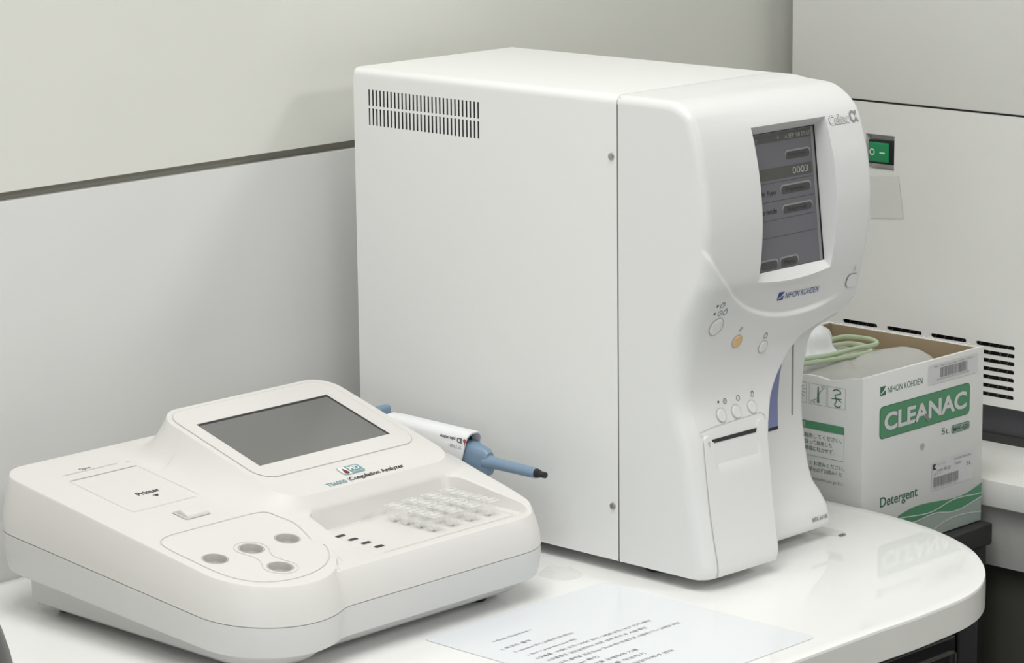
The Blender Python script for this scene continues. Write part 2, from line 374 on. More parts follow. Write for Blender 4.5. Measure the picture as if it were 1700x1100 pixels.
# side panel with the ventilation slots cut through
ys = [0.0]; nsl = 30; y_a, y_b = -.0178, -.1480; pitch = (y_a-y_b)/(nsl-1+.5)
for i in range(nsl):
    a = y_a-i*pitch; ys += [a, a-pitch*.46]
ys.append(YS); zs = [ZB, .3355, .3498, .3519, .3655, ZT-RT]
v = [(0, y, z) for z in zs for y in ys]; ny = len(ys); f = []
for j in range(len(zs)-1):
    for i in range(ny-1):
        slot = (j in (1, 3)) and (i % 2 == 1) and i < ny-2
        if slot:
            a = [(0, ys[i], zs[j]), (0, ys[i+1], zs[j]), (0, ys[i+1], zs[j+1]), (0, ys[i], zs[j+1])]
            k = len(v); v += a+[(.0006, p[1], p[2]) for p in a]
            for q in range(4): f.append((k+q, k+(q+1) % 4, k+4+(q+1) % 4, k+4+q))
        else: f.append((j*ny+i, j*ny+i+1, (j+1)*ny+i+1, (j+1)*ny+i))
ring = [(RT-RT*math.cos(t), ZT-RT+RT*math.sin(t)) for t in np.linspace(0, math.pi/2, 9)]
ring += [(W-RT+RT*math.sin(t), ZT-RT+RT*math.cos(t)) for t in np.linspace(0, math.pi/2, 9)]+[(W, ZB+.002), (W-.002, ZB), (.002, ZB), (0, ZB)]
k = len(v); n = len(ring)
yy = [YS, -.0012, -.0003, 0.0]; sc = [0, 0, .0006, .0018]
for y, s in zip(yy, sc):
    for x, z in ring: v.append((min(max(x, s), W-s), y, min(max(z, ZB+s), ZT-s)))
for a in range(3):
    for i in range(n-1): f.append((k+a*n+i, k+a*n+i+1, k+(a+1)*n+i+1, k+(a+1)*n+i))
f.append(tuple(k+3*n+i for i in range(n)))
from_py('case', v, f, M['case'], hem, smooth=True, auto=25, recalc=True)
box('vent_backing', (.008, .010, -.16, -.010, .33, .37), M['black'], hem)
# dark core in the seam
core = [(max(.0012, min(W-.0012, x)), max(ZB+.0012, min(ZT-.0012, z))) for x, z in ring]
prism('seam_core', core, YS-.003, YS+.01, 'y', M['seam'], hem, smooth=False)
for zc in (.3349, .0543):
    lathe('screw', [(.0001, -.0016), (.0012, -.0018), (.0026, -.0012), (.0029, 0), (.0029, .002)], (0, -.2919, zc), M['steel'], hem, axis='x', n=24)
for (fx, fy) in ((.03, -.03), (.167, -.03), (.03, -.315), (.16, -.29)):
    lathe('foot', [(.008, 0), (.0115, .001), (.0115, ZB+.003)], (fx, fy, 0), M['black'], hem)
# front moulding
PLd = [(.3830, -.298), (.3827, -.339), (.3813, -.356), (.3746, -.369), (.3637, -.375), (.3436, -.381), (.3165, -.386), (.2892, -.389), (.266, -.389), (.247, -.3875), (.238, -.3855), (.228, -.3800), (.2035, -.369), (.1743, -.364), (.1456, -.363), (.118, -.371), (.09, -.377), (.062, -.382), (.034, -.387), (.018, -.389), (.0115, -.3875), (.010, -.386)]
PRd = [(.3830, -.298), (.3827, -.320), (.3811, -.3316), (.3791, -.3563), (.3737, -.3685), (.3662, -.3778), (.357, -.384), (.3381, -.390), (.3214, -.394), (.2972, -.3965), (.2776, -.396), (.2527, -.393), (.2222, -.386), (.2068, -.382), (.193, -.3765), (.1743, -.370), (.1456, -.369), (.118, -.377), (.09, -.383), (.062, -.388), (.034, -.392), (.018, -.394), (.0115, -.3925), (.010, -.391)]
def curve_yz(d, N=330):
    """smooth arc-length resampling of a (z, y) profile -> arrays y, z from bottom to top"""
    c = np.array(catmull([(p[1], p[0]) for p in d][::-1], 8)); return c
cl, cr = curve_yz(PLd), curve_yz(PRd)
# rows: dense in z below the shoulder, arc length on top
def interp_curve(c, zq): return np.interp(zq, c[:, 1], c[:, 0])
zq = list(np.arange(.010, .3725, .0009))
zl = [.238, .358]                                                   # opening bottom / top
zq = sorted(set([z for z in zq if min(abs(z-q) for q in zl) > .00045]+zl))
def top_rows(c, z0, K=26):
    k = np.searchsorted(c[:, 1], z0); p = np.vstack([[interp_curve(c, z0), z0], c[k:]]); s = np.r_[0, np.cumsum(np.hypot(*np.diff(p, axis=0).T))]
    t = np.linspace(0, s[-1], K+1)[1:]; return np.stack([np.interp(t, s, p[:, 0]), np.interp(t, s, p[:, 1])], 1)
def mono(c):
    c = c.copy(); c[:, 1] = np.maximum.accumulate(c[:, 1]); return c
cl, cr = mono(cl), mono(cr)
zq = np.array(zq); LY = interp_curve(cl, zq); RY = interp_curve(cr, zq)
tl, tr_ = top_rows(cl, zq[-1]), top_rows(cr, zq[-1])
LYZ = np.vstack([np.stack([LY, zq], 1), tl]); RYZ = np.vstack([np.stack([RY, zq], 1), tr_])
arcx = np.array([(.010, .085), (.016, .0885), (.03, .089), (.05, .0885), (.0916, .0890), (.1188, .0965), (.136, .1052), (.1534, .1167), (.1714, .1285), (.1824, .1390), (.1862, .147), (.1897, .1579), (.1935, .173), (.1965, .185), (.203, .1935), (.209, .197), (.39, .197)])
def xr_of(z): return np.interp(z, arcx[:, 0], arcx[:, 1])
def arc_z(x):
    R = np.where(x < .118, .139, .20); d = np.clip(np.abs(x-.118), 0, R*.98); return .2044+R-np.sqrt(R*R-d*d)
def bulge(x, z):
    """lower fascia stands proud of the screen head below the head's rounded lower edge"""
    az = arc_z(x); d = (az-z)/np.sqrt(1+((arc_z(x+.0005)-az)/.0005)**2); return .0034*sm((d+.0024)/.0044)*(1-sm((d-.004)/.05))*(1-sm((x-.135)/.045))
def Fy(x, z):
    t = np.clip(x/W, 0, 1); y = interp_curve(cl, z)*(1-t)+interp_curve(cr, z)*t
    return y-bulge(np.asarray(x, float), np.asarray(z, float))
OX0, OX1 = .0635, .1518
th = np.linspace(0, math.pi/2, 9)
front_u = sorted(set(np.round(np.r_[np.linspace(.012, OX0, 44), np.linspace(OX0, OX1, 64), np.linspace(OX1, .1885, 28)], 6)))
V = []; rows = []; XR = []
for r_, (L, R_) in enumerate(zip(LYZ, RYZ)):
    z = L[1]; top = r_ >= len(zq); xr = float(xr_of(min(L[1], .3))) if not top else W; XR.append(xr)
    rl = float(np.interp(z, [.010, .20, .25, .28, .39], [.012, .014, .011, .0068, .0068])); rr = .006 if xr > .19 else .0045
    def pt(x):
        t = min(max(x/W, 0), 1); y = L[0]*(1-t)+R_[0]*t; zz = L[1]*(1-t)+R_[1]*t
        if not top: y -= float(bulge(np.array(x), np.array(z)))
        return np.array([x, y, zz])
    # inward profile normal (in the y-z plane)
    a = LYZ[max(r_-1, 0)]; b = LYZ[min(r_+1, len(LYZ)-1)]; t_ = (b-a)/np.linalg.norm(b-a); nin = np.array([0, t_[1], -t_[0]])
    nin = nin if nin[1] > -1e-9 else -nin
    if r_ < 10: nin = np.array([0, 1., 0])
    row = []
    for q in th:   # left rounded edge
        row.append(pt(rl*(1-math.sin(math.pi/2-q)))+nin*rl*(1-math.sin(q)) if False else pt(rl*(1-math.cos(q)))+nin*rl*(1-math.sin(q)))
    fu = np.array(front_u); 
    sc_ = (fu-.012)/(.1885-.012)
    fx = rl+.0001+sc_*(xr-rr-rl-.0002) if xr < W-1e-6 else np.where(fu < OX0, rl+.0001+(fu-.012)*(OX0-rl)/(OX0-.012), np.where(fu > OX1, OX1+(fu-OX1)*(W-rr-OX1)/(.1885-OX1), fu))
    for x in fx:
        p = pt(float(x))
        if abs(z-.238) < .02 and OX0 < x < OX1 and not top: p[2] -= .0035*(1-((x-.1076)/.044)**2)*math.exp(-((z-.238)/.007)**2)
        row.append(p)
    for q in th[1:]:
        row.append(pt(xr-rr+rr*math.sin(q))+nin*rr*(1-math.cos(q)))
    rows.append(row)
NR = len(rows); NC = len(rows[0]); nL = len(th)
V = [tuple(p) for r in rows for p in r]; F = []
iu0 = nL+int(np.argmin(np.abs(np.array(front_u)-OX0))); iu1 = nL+int(np.argmin(np.abs(np.array(front_u)-OX1)))
jz0 = int(np.argmin(np.abs(zq-.238))); jz1 = int(np.argmin(np.abs(zq-.358)))
for j in range(NR-1):
    for i in range(NC-1):
        if iu0 <= i < iu1 and jz0 <= j < jz1: continue
        F.append((j*NC+i, j*NC+i+1, (j+1)*NC+i+1, (j+1)*NC+i))
# bezel walls sloping in to the display
def SY(z): return -.3716-.1074*(.3507-z)-.0002
loopo = [(jz0, i) for i in range(iu0, iu1)]+[(j, iu1) for j in range(jz0, jz1)]+[(jz1, i) for i in range(iu1, iu0, -1)]+[(j, iu0) for j in range(jz1, jz0, -1)]
k = len(V); SX0, SX1, SZ0, SZ1 = .0600, .1512, .2434, .3507
for (j, i) in loopo:
    p = V[j*NC+i]; u = (p[0]-OX0)/(OX1-OX0) if True else 0; vv = (zq[j]-.238)/.12
    x = SX0+u*(SX1-SX0); z = SZ0+vv*(SZ1-SZ0); V.append((x, SY(z), z))
n = len(loopo)
BZ = []
for q in range(n):
    a, b = loopo[q], loopo[(q+1) % n]; BZ.append((a[0]*NC+a[1], b[0]*NC+b[1], k+(q+1) % n, k+q))
BZV = [V[q[0]] for q in BZ]+V[k:k+n]
BZF = [(i, (i+1) % n, n+(i+1) % n, n+i) for i in range(n)]
# left flat side, bottom, right side
k = len(V); yend = YS-.0012
lf = [j*NC for j in range(NR)]
SIDE = [(V[i][1], V[i][2]) for i in lf]+[(yend, ZT-.0068), (yend, ZB)]
k = len(V)
for j in range(NR):
    p = V[j*NC+NC-1]; V.append((p[0], yend, min(p[2], ZT-.006)))
for j in range(NR-1):
    F.append((j*NC+NC-1, k+j, k+j+1, (j+1)*NC+NC-1))
k2 = len(V); V.append((0, yend, ZB)); F.append(tuple(range(0, NC))+(k, k2))
ff = [f_ for f_ in F]
fas = from_py('front_cover', V, ff, M['white'], hem, smooth=True, auto=48, recalc=False)
bm = bmesh.new(); bm.from_mesh(fas.data); bmesh.ops.remove_doubles(bm, verts=bm.verts[:], dist=1e-7); bmesh.ops.recalc_face_normals(bm, faces=bm.faces[:]); bm.to_mesh(fas.data); bm.free()
fas.data.set_sharp_from_angle(angle=math.radians(48))
sp_ = [SIDE[0]]
for q in SIDE[1:]:
    if math.hypot(q[0]-sp_[-1][0], q[1]-sp_[-1][1]) > 2e-4: sp_.append(q)
Vs, Fs = cdt(sp_, .02)
from_py('side_cover', [(0, a, b) for a, b in Vs], Fs, M['white'], hem, smooth=False)
from_py('screen_surround', BZV, BZF, M['white'], hem, smooth=True, auto=40, recalc=False)
# side strip so the top band meets the seam: handled by the profile ending at the seam
# screen
def sfn(o=0.0): return lambda u, v_: (u+.0040, SY(v_-.0011)-o, v_-.0011)
scr = patch('touch_screen', [(SX0-.004, SZ0+.0011), (SX1-.004, SZ0+.0011), (SX1-.004, SZ1+.0011), (SX0-.004, SZ1+.0011)], sfn(-.0003), M['black'], hem, spacing=.02)
def sc_rect(name, x0, x1, z0, z1, m, o, r=0): return flatpoly(name, [rrect(x0, x1, z0, z1, r) if r else [(x0, z0), (x1, z0), (x1, z1), (x0, z1)]], sfn(o), m, scr)
sc_rect('display', .058, .1452, .2449, .3511, M['lcd'], .0001)
sc_rect('title_bar', .058, .1415, .3436, .3505, M['lcd_dark'], .0002)
sc_rect('number_bar', .058, .1400, .3145, .3237, M['lcd_dark'], .0002)
for (x0, x1, z0, z1) in ((.1085, .1385, .3283, .3343), (.1000, .1362, .3020, .3082), (.1005, .1366, .2868, .2925), (.068, .0885, .2460, .2524), (.0925, .1140, .2460, .2524)):
    sc_rect('screen_button', x0-.0006, x1+.001, z0+.0006, z1+.0012, M['lcd_hi'], .0002, .003)
    sc_rect('screen_button', x0, x1, z0, z1, M['lcd_btn'], .0003, .003)
for z_ in (.3120, .2975, .2832, .2698): sc_rect('rule_line', .058, .1400, z_, z_+.0005, M['lcd_btn'], .0002)
text('screen_text', [('RY', .0705, .3447, .0045, .0028), ('16 SEP \'08 09:57', .1080, .3449, .0325, .0034), ('0003', .1155, .3165, .0195, .0052), ('A', .0995, .3455, .0022, .0030)], sfn(.0004), M['lcd_txt'], scr)
text('screen_text', [('ple Type', .0730, .3022, .0205, .0044), ('te mode', .0730, .2885, .0195, .0042), ('Open', .112, .3300, .020, .0030), ('Human', .106, .3038, .022, .0030), ('Normal', .107, .2882, .022, .0030), ('Menu', .0965, .2478, .0125, .0030)], sfn(.00045), M['ink'], scr)
sc_rect('glare_free_edge', .1418, .1448, .2452, .3508, M['lcd_hi'], .00015)
# items lying on the front surface
def hf(o=.0003): return lambda u, v_: (u, float(Fy(u, v_))-o, v_)
def ring_poly(cx, cz, r, n=28): return [(cx+r*math.cos(2*math.pi*i/n), cz+r*math.sin(2*math.pi*i/n)) for i in range(n)]
def dome(name, cx, cz, rx, rz, m, parent, h=.0012, label=None):
    prof = [(1.0, 0), (1.0, .75), (.93, 1.0), (.6, 1.0), (.3, .93), (.05, .9)]; v = []; f = []; n = 32
    y0 = float(Fy(cx, cz)); sl = (float(Fy(cx, cz+.003))-float(Fy(cx, cz-.003)))/.006
    for s, hh in prof:
        for i in range(n):
            a = 2*math.pi*i/n; dz = rz*s*math.sin(a); v.append((cx+rx*s*math.cos(a), y0+sl*dz-hh*h+.0004, cz+dz))
    for k in range(len(prof)-1):
        for i in range(n): f.append((k*n+i, k*n+(i+1) % n, (k+1)*n+(i+1) % n, (k+1)*n+i))
    f.append(tuple((len(prof)-1)*n+i for i in range(n)))
    return from_py(name, v, f, m, parent, smooth=True, auto=50, label=label, recalc=True)
for (cx, cz, r, m, lb) in ((.0290, .2062, .0066, 'white', 'larger round power button'), (.0580, .1897, .0048, 'amber', 'round amber button'), (.0912, .1798, .0046, 'white', None), (.0430, .1327, .0050, 'white', None), (.0606, .1326, .0048, 'white', None), (.0796, .1332, .0046, 'white', None)):
    b_ = dome('button', cx, cz, r, r, M[m], hem, .0016, lb)
    strip('button_gap', ring_poly(cx, cz, r+.0004), .0008, hf(.0003), M['softseam'], b_)
prr = rrect(.1772, .1905, .2165, .2275, .0045, 8)
V_, F_ = cdt(prr, .002); b_ = from_py('button', [hf(.0011)(*q) for q in V_], F_, M['white'], hem, label='rounded square start button at the right edge')
strip('button_gap', dense(prr, .001), .0008, hf(.0004), M['seam'], b_)
# icons beside the buttons
ic = []
def ringstrip(cx, cz, r, wd, m=M['softink'], o=.00035, n=20, a0=0, a1=360):
    closed = (a1-a0) >= 360
    pp = [(cx+r*math.cos(math.radians(a0+(a1-a0)*i/n)), cz+r*math.sin(math.radians(a0+(a1-a0)*i/n))) for i in range(n if closed else n+1)]
    return strip('icon', pp, wd, hf(o), m, hem, closed)
for (cx, cz, r) in ((.0262, .2248, .0022), (.0270, .2180, .0021), (.0325, .2180, .0021), (.0500, .1424, .0019), (.0655, .1424, .0019), (.0905, .1893, .0019)): ringstrip(cx, cz, r, .00045)
for (cx, cz) in ((.0205, .2250), (.0210, .2182), (.0425, .1430)): flatpoly('status_dot', [ring_poly(cx, cz, .0010, 14)], hf(.00035), M['ink'], hem)
strip('icon', [(.0262, .2249), (.0262, .2266)], .0004, hf(.0004), M['softink'], hem, False)
strip('icon', [(.0270, .2182), (.0281, .2182)], .0004, hf(.0004), M['softink'], hem, False)
strip('icon', [(.0313, .2196), (.0325, .2214), (.0337, .2196)], .0004, hf(.0004), M['softink'], hem, False)
for dx in (0, .0014): strip('icon', [(.0565+dx, .1982), (.0585+dx, .2016)], .0004, hf(.0004), M['softink'], hem, False)
strip('icon', [(.0892, .1910), (.0905, .1927), (.0918, .1910)], .0004, hf(.0004), M['softink'], hem, False)
strip('icon', [(.0487, .1434), (.0500, .1416), (.0513, .1434)], .0004, hf(.0004), M['softink'], hem, False)
strip('icon', rrect(.0812, .0839, .1407, .1444, .0006, 3), .0004, hf(.0004), M['softink'], hem)
strip('icon', rrect(.0816, .0835, .1444, .1452, .0003, 3), .0004, hf(.0004), M['softink'], hem)
strip('icon', [(.1842, .2300), (.1858, .2318), (.1850, .2345), (.1834, .2325), (.1842, .2300)], .0004, hf(.0004), M['grey_print'], hem, False)
text('model_lettering', [(('Celltac', .1545, .3503, .0245, .0078), dict(bold=.018, spacing=.85))], hf(.0003), M['grey_print'], hem)
text('model_lettering', [(('Celltac', .1550, .3507, .0236, .0070), dict(bold=-.012, spacing=.85))], hf(.0004), M['white_print'], hem)
text('model_lettering', [(('α', .1800, .3503, .0098, .0092), dict(bold=.02))], hf(.0004), M['grey_print'], hem)
def nk_logo(u, v_, s, fn, m1, m2, parent):
    flatpoly('logo_mark', [[(u, v_), (u+s, v_), (u+s, v_+s*.55), (u+s*.55, v_+s*.30), (u+s*.12, v_+s*.22), (u+s*.12, v_+s*.30), (u+s*.55, v_+s*.48), (u+s, v_+s), (u, v_+s)]], fn, m1, parent)
    strip('logo_mark', [(u+s*.10, v_+s*.16), (u+s*.6, v_+s*.38), (u+s*.98, v_+s*.92)], s*.07, lambda a, b: tuple(np.array(fn(a, b))+np.array([0, -.0001, 0])), m2, parent, False)
nk_logo(.0955, .2176, .0068, hf(.0004), M['navy'], M['white_print'], hem)
text('maker_lettering', [('NIHON KOHDEN', .1045, .2182, .0395, .0050)], hf(.0004), M['navy'], hem)
# printer door
dz = [.0112, .054, .118]; 
_pl = np.polyfit([.010, .056, .118], [.0146, .0124, .0168], 2); _pr = np.polyfit([.010, .060, .121], [.0830, .0842, .0898], 2)
def dxl(z): return float(np.polyval(_pl, z))
def dxr(z): return float(np.polyval(_pr, z))
zz = np.linspace(.0112, .1165, 60); door_out = [(dxl(z), z) for z in zz]+[(dxr(z), z) for z in zz[::-1]]
ears = [(.0172, .1190), (.0195, .1203), (.0225, .1200), (.0245, .1180), (.0248, .1150)]
door_top = [(.0168, .1165), (.0172, .1190), (.0195, .1203), (.0225, .1200), (.0243, .1182), (.0248, .1150), (.0500, .1150), (.0780, .1150), (.0786, .1185), (.0810, .1215), (.0850, .1235), (.0890, .1230), (.0900, .1165)]
dpoly = [(dxl(z), z) for z in zz[:-1]]+door_top+[(dxr(z), z) for z in zz[:-1][::-1]]
dpoly = dpoly[::-1]
def dfn(o=.0016):
    def g(u, v_):
        mid = sm((u-.0262)/.0015)*(1-sm((u-.0762)/.0016)); scoop = .0052*mid*sm((v_-.088)/.026)
        return (u, float(Fy(u, v_))-o+float(scoop), v_)
    return g
V_, F_ = cdt(dense(dpoly, .0015), .0018, feats=[(dense([(.0262, .094), (.0262, .1145)], .0015, False), False), (dense([(.0277, .094), (.0277, .1145)], .0015, False), False), (dense([(.0762, .094), (.0762, .1145)], .0015, False), False), (dense([(.0778, .094), (.0778, .1145)], .0015, False), False)])
# add a skirt so the door has thickness
vv = [dfn()(*q) for q in V_]; ff = [tuple(q) for q in F_]
from collections import Counter
ec = Counter(); 
for t in ff:
    for a, b in ((0, 1), (1, 2), (2, 0)): ec[tuple(sorted((t[a], t[b])))] += 1
mp = {}
for (a, b), c in ec.items():
    if c == 1:
        for q in (a, b):
            if q not in mp: mp[q] = len(vv); vv.append((vv[q][0], float(Fy(V_[q][0], V_[q][1]))+.001+.0055*(1 if .0262 < V_[q][0] < .0778 and V_[q][1] > .1 else 0), vv[q][2]))
        ff.append((a, b, mp[b], mp[a]))
door = from_py('printer_door', vv, ff, M['white'], hem, smooth=True, auto=40, recalc=True)
strip('door_gap', dense([(dxl(z)-.0004, z) for z in zz[::-1]], .002, False), .0008, hf(.0003), M['softseam'], door, False)
strip('door_gap', dense([(dxr(z)+.0004, z) for z in zz[::-1]], .002, False), .0008, hf(.0003), M['softseam'], door, False)
patch('paper_slot', [(.0250, .1140), (.0784, .1140), (.0784, .1172), (.0252, .1168)], hf(.0004), M['ink'], door, spacing=.003, label='black paper exit slot')
strip('door_gap', [(.0160, .1200), (.0150, .1240), (.0300, .1258), (.0600, .1268), (.0870, .1276), (.0905, .1262), (.0916, .1220)], .0005, hf(.0003), M['softseam'], door, False)
strip('door_mark', [(.0196, .1155), (.0222, .1157), (.0209, .1122), (.0196, .1155)], .0005, dfn(.0019), M['grey_print'], door, False)
# recessed sampling bay behind the column
Rm = [(.215, -.378), (.205, -.3735), (.193, -.3690), (.1833, -.3550), (.1738, -.3420), (.1601, -.3355), (.139, -.3318), (.113, -.3302), (.0929, -.3316), (.0678, -.3357), (.0482, -.3415), (.0385, -.3500), (.0279, -.3575), (.018, -.3600), (.0125, -.3590), (.0102, -.3550), (.0100, -.345)]
rc = np.array(catmull([(p[1], p[0]) for p in Rm][::-1], 8)); rc[:, 1] = np.maximum.accumulate(rc[:, 1])
def Ry(z): return float(np.interp(z, rc[:, 1], rc[:, 0]))
zr = np.concatenate([np.linspace(.0100, .04, 24), np.linspace(.0415, .212, 80)]); V = []; F = []
ux = np.r_[np.linspace(.07, W-.010, 22)]
for z in zr:
    y = Ry(z)
    row = [(x, y, z) for x in ux]+[(W-.010+.010*math.sin(q), y+.010*(1-math.cos(q)), z) for q in np.linspace(.15, math.pi/2, 10)]+[(W, YS-.0012, z)]
    V += row
nc = len(row)
for j in range(len(zr)-1):
    for i in range(nc-1): F.append((j*nc+i, j*nc+i+1, (j+1)*nc+i+1, (j+1)*nc+i))
k = len(V); V.append((.07, YS-.0012, .010)); F.append(tuple(range(nc))+(k,))
bay = from_py('sampling_bay_panel', V, F, M['white'], hem, smooth=True, auto=50, recalc=True)
rf = lambda o: (lambda u, v_: (u, Ry(v_)-o, v_))
zb_ = np.linspace(.0975, .163, 20)
patch('tube_holder_panel', [(.105, .0975), (.1580, .0975), (.1583, .12), (.1588, .140), (.1600, .152), (.1615, .163), (.105, .163)], rf(.0006), M['violet'], bay, spacing=.004, label='blue violet panel beside the column')
flatpoly('tube_slot', [[(.105, .0950), (.1580, .0950), (.1580, .0976), (.105, .0976)]], rf(.0007), M['ink'], bay)
strip('needle_slot', [(.1762+1.25*(Ry(z)+.332), z) for z in np.linspace(.1030, .172, 24)], .0020, rf(.0004), M['seam'], bay, False)
text('model_plate', [(('MEK-6410K', .1690, .0185, .0205, .0036), dict(bold=.02))], rf(.0004), M['grey_print'], bay)

# ------------------------------------------------------------------ coagulation analyzer
cg = thing('coagulation_analyzer', 'low white coagulation analyzer with sloping top and grey blank screen', 'lab analyzer', (-.24, -.16, 0))
LCX, LCY, LR = -.338, -.255, .055
out = arc(-.393+.024, -.013-.024, .024, 90, 180, 10)+[(-.393, -.15)]+arc(LCX, LCY, LR, 180, 299.0, 40)+[(-.3085, -.3022), (-.3060, -.3013), (-.3020, -.3006), (-.2970, -.3003)]+catmull([(-.1150, -.3001), (-.1060, -.2988), (-.0960, -.2945), (-.0880, -.2865), (-.0828, -.2760), (-.0785, -.2600), (-.0745, -.2400), (-.0700, -.2150), (-.0650, -.1880), (-.0630, -.1600)], 4)+arc(-.063-.02, -.013-.02, .02, 0, 90, 8)
out = dense(out, .002)
def zL(y): return .109+.14*(y+.03)
def zP(y): return .15082+.2805*y
def sd_rr(x, y, x0, x1, y0, y1, r):
    cx, cy = (x0+x1)/2, (y0+y1)/2; qx = np.abs(x-cx)-(x1-x0)/2+r; qy = np.abs(y-cy)-(y1-y0)/2+r
    return np.hypot(np.maximum(qx, 0), np.maximum(qy, 0))+np.minimum(np.maximum(qx, qy), 0)-r
BX0, BX1, BY0, BY1 = -.2535, -.0935, -.2965, -.2060
def top_z(x, y, rim=True):
    x = np.asarray(x, float); y = np.asarray(y, float); z = zL(y)
    sd = sd_rr(x, y, -.2625, -.083, -.1995, -.0455, .022)
    wl = np.interp(y, [-.20, -.14, -.08], [.022, .028, .022])
    dxo = np.maximum(np.maximum(-.2405-x, x+.105), 0)+1e-9; dyo = np.maximum(-.1775-y, 0); wt = dyo**2/(dxo**2+dyo**2)
    wd = np.where(y > -.08, .020, np.where(x > -.11, .018, wl)*(1-wt)+.0066*wt)
    mP = (1-np.clip(np.clip(sd, 0, None)/(wd*1.35), 0, 1))**2.1
    mP = mP*(1-wt*(y < -.1775))+(1-np.clip(sd/wd, 0, 1))*wt*(y < -.1775)
    mP = np.clip(mP, 0, 1)
    z1 = z+(zP(y)-z)*mP
    # ground beside the sample lobe falls to the tray level
    dl = np.hypot(x-LCX, y-LCY)-LR
    low = sm((-.213-y)/.050)*sm(dl/.007)*(x > -.315)*(1-sm((x+.2500)/.012))
    z1 = z1+(.0684-z1)*low*(x < -.1)
    z1 = np.where((dl > 0) & (x > -.31), z1-(z1-.0688)*sm((-.280-y)/.014), z1)
    sb = sd_rr(x, y, BX0, BX1, BY0, BY1, .013)
    mB = np.clip((-sb+.0001)/.0022, 0, 1); floor_ = .0670+.0018*sm((-.2870-y)/.003)
    z1 = z1*(1-mB)+np.minimum(floor_, z1)*mB
    if rim:
        k = np.atleast_1d(segdist(np.atleast_1d(x).ravel(), np.atleast_1d(y).ravel(), out)).reshape(x.shape if x.shape else (1,))
        r = .0018; d = np.clip(k, 0, r); drop = r-np.sqrt(np.maximum(r*r-(r-d)**2, 0)); z1 = z1-drop*.8
        if not x.shape: z1 = float(z1[0])
    return z1
wells = [(-.3680, -.2385), (-.3330, -.2380), (-.2975, -.2375), (-.3385, -.2755)]; WR = .0088
holes = [ring_poly(a, b, WR, 40) for a, b in wells]
def clip_open(poly, ymin): return [p for p in poly if p[1] > ymin]
bas = rrect(BX0, BX1, BY0, BY1, .013, 8)
bas_o = dense(bas, .003)
# order the open basin curve so that it starts at the lower right
def open_order(pl):
    i = max(range(len(pl)), key=lambda k: math.hypot(pl[k][0]-pl[k-1][0], pl[k][1]-pl[k-1][1])); return pl[i:]+pl[:i]
bas_i = offset(dense(bas, .003), -.0022)
plat = rrect(-.2625, -.083, -.1995, -.0455, .022, 8)
plat_o = dense(plat, .003); plat_f = [p for p in offset(plat_o, .0060) if p[1] < -.2 and -.245 < p[0] < -.1]; plat_f.sort()
feats = [(bas_o, True), (bas_i, True), (plat_o, True), (dense([(-.236, -.2061), (-.108, -.2061)], .003, False), False)]
lob = [p for p in arc(LCX, LCY, LR+.0004, -52, 35, 40)]
feats.append(([p for p in lob if p[1] > -.296], False))
feats.append(([p for p in arc(LCX, LCY, LR+.0070, -38, 30, 40) if p[1] > -.290], False))
for i_ in (.0006, .0018): feats.append((offset(out, -i_)[::1], True))
V_, F_ = cdt(out, .0018, holes, feats)
zt = top_z(V_[:, 0], V_[:, 1])
v = np.c_[V_, zt]
top = from_py('top_cover', v, F_, M['coag'], cg, smooth=True, auto=32)
def seam_z(y): return .0675+.088*(y+.022)
def bot_z(y): return .0326+.058*(y+.035)
def rings(spec):
    v = []; n = len(out)
    for off, fz in spec:
        o_ = offset(out, off) if off else out
        v += [(p[0], p[1], fz(q[0], q[1])) for p, q in zip(o_, out)]
    f = []
    for k in range(len(spec)-1):
        for i in range(n): f.append((k*n+i, k*n+(i+1) % n, (k+1)*n+(i+1) % n, (k+1)*n+i))
    return v, f
ztop_edge = dict()
te = top_z(np.array([p[0] for p in out]), np.array([p[1] for p in out])); tz = {tuple(p): float(z) for p, z in zip(out, te)}
def mk(t): return lambda x, y: tz[(x, y)]*(1-t)+(seam_z(y)+.0001)*t
spec = [(0, mk(0))]+[(.0062*math.sin(t*math.pi/2)**.9, mk(t)) for t in (.08, .2, .4, .6, .8, 1.0)]
v, f = rings(spec); from_py('upper_shell', v, f, M['coag'], cg, smooth=True, recalc=False)
def mk2(t): return lambda x, y: (seam_z(y)-.0004)*(1-t)+bot_z(y)*t
spec = [(.0062-.004*t**2.2 - (.004*sm((t-.9)/.1)), mk2(t)) for t in (0, .2, .4, .6, .8, .9, .95, 1.0)]+[(-.013, lambda x, y: bot_z(y)+.0003)]
v, f = rings(spec); from_py('lower_shell', v, f, M['coaglow'], cg, smooth=True, auto=40)
v, f = rings([(.0057, lambda x, y: seam_z(y)+.0012), (.0057, lambda x, y: seam_z(y)-.0014)]); from_py('seam_core', v, f, M['softseam'], cg)
v, f = rings([(-.013, lambda x, y: bot_z(y)+.002), (-.0135, lambda x, y: .010), (-.0165, lambda x, y: .0075)]); n = len(out); f.append(tuple(2*n+i for i in range(n)))
from_py('base_tray', v, f, M['coaglow'], cg, smooth=True, auto=40)
for (fx, fy) in ((-.128, -.262), (-.355, -.245), (-.355, -.05), (-.12, -.05)):
    lathe('foot', [(.0085, 0), (.0095, .0008), (.0095, .012)], (fx, fy, 0), M['black'], cg, n=24)
def tf(o=.0003):
    return lambda u, v_: (u, v_, float(top_z(u, v_, False))+o)
def pf(o=.0003): return lambda u, v_: (u, v_, zP(v_)+o)
def lf_(o=.0003): return lambda u, v_: (u, v_, zL(v_)+o)
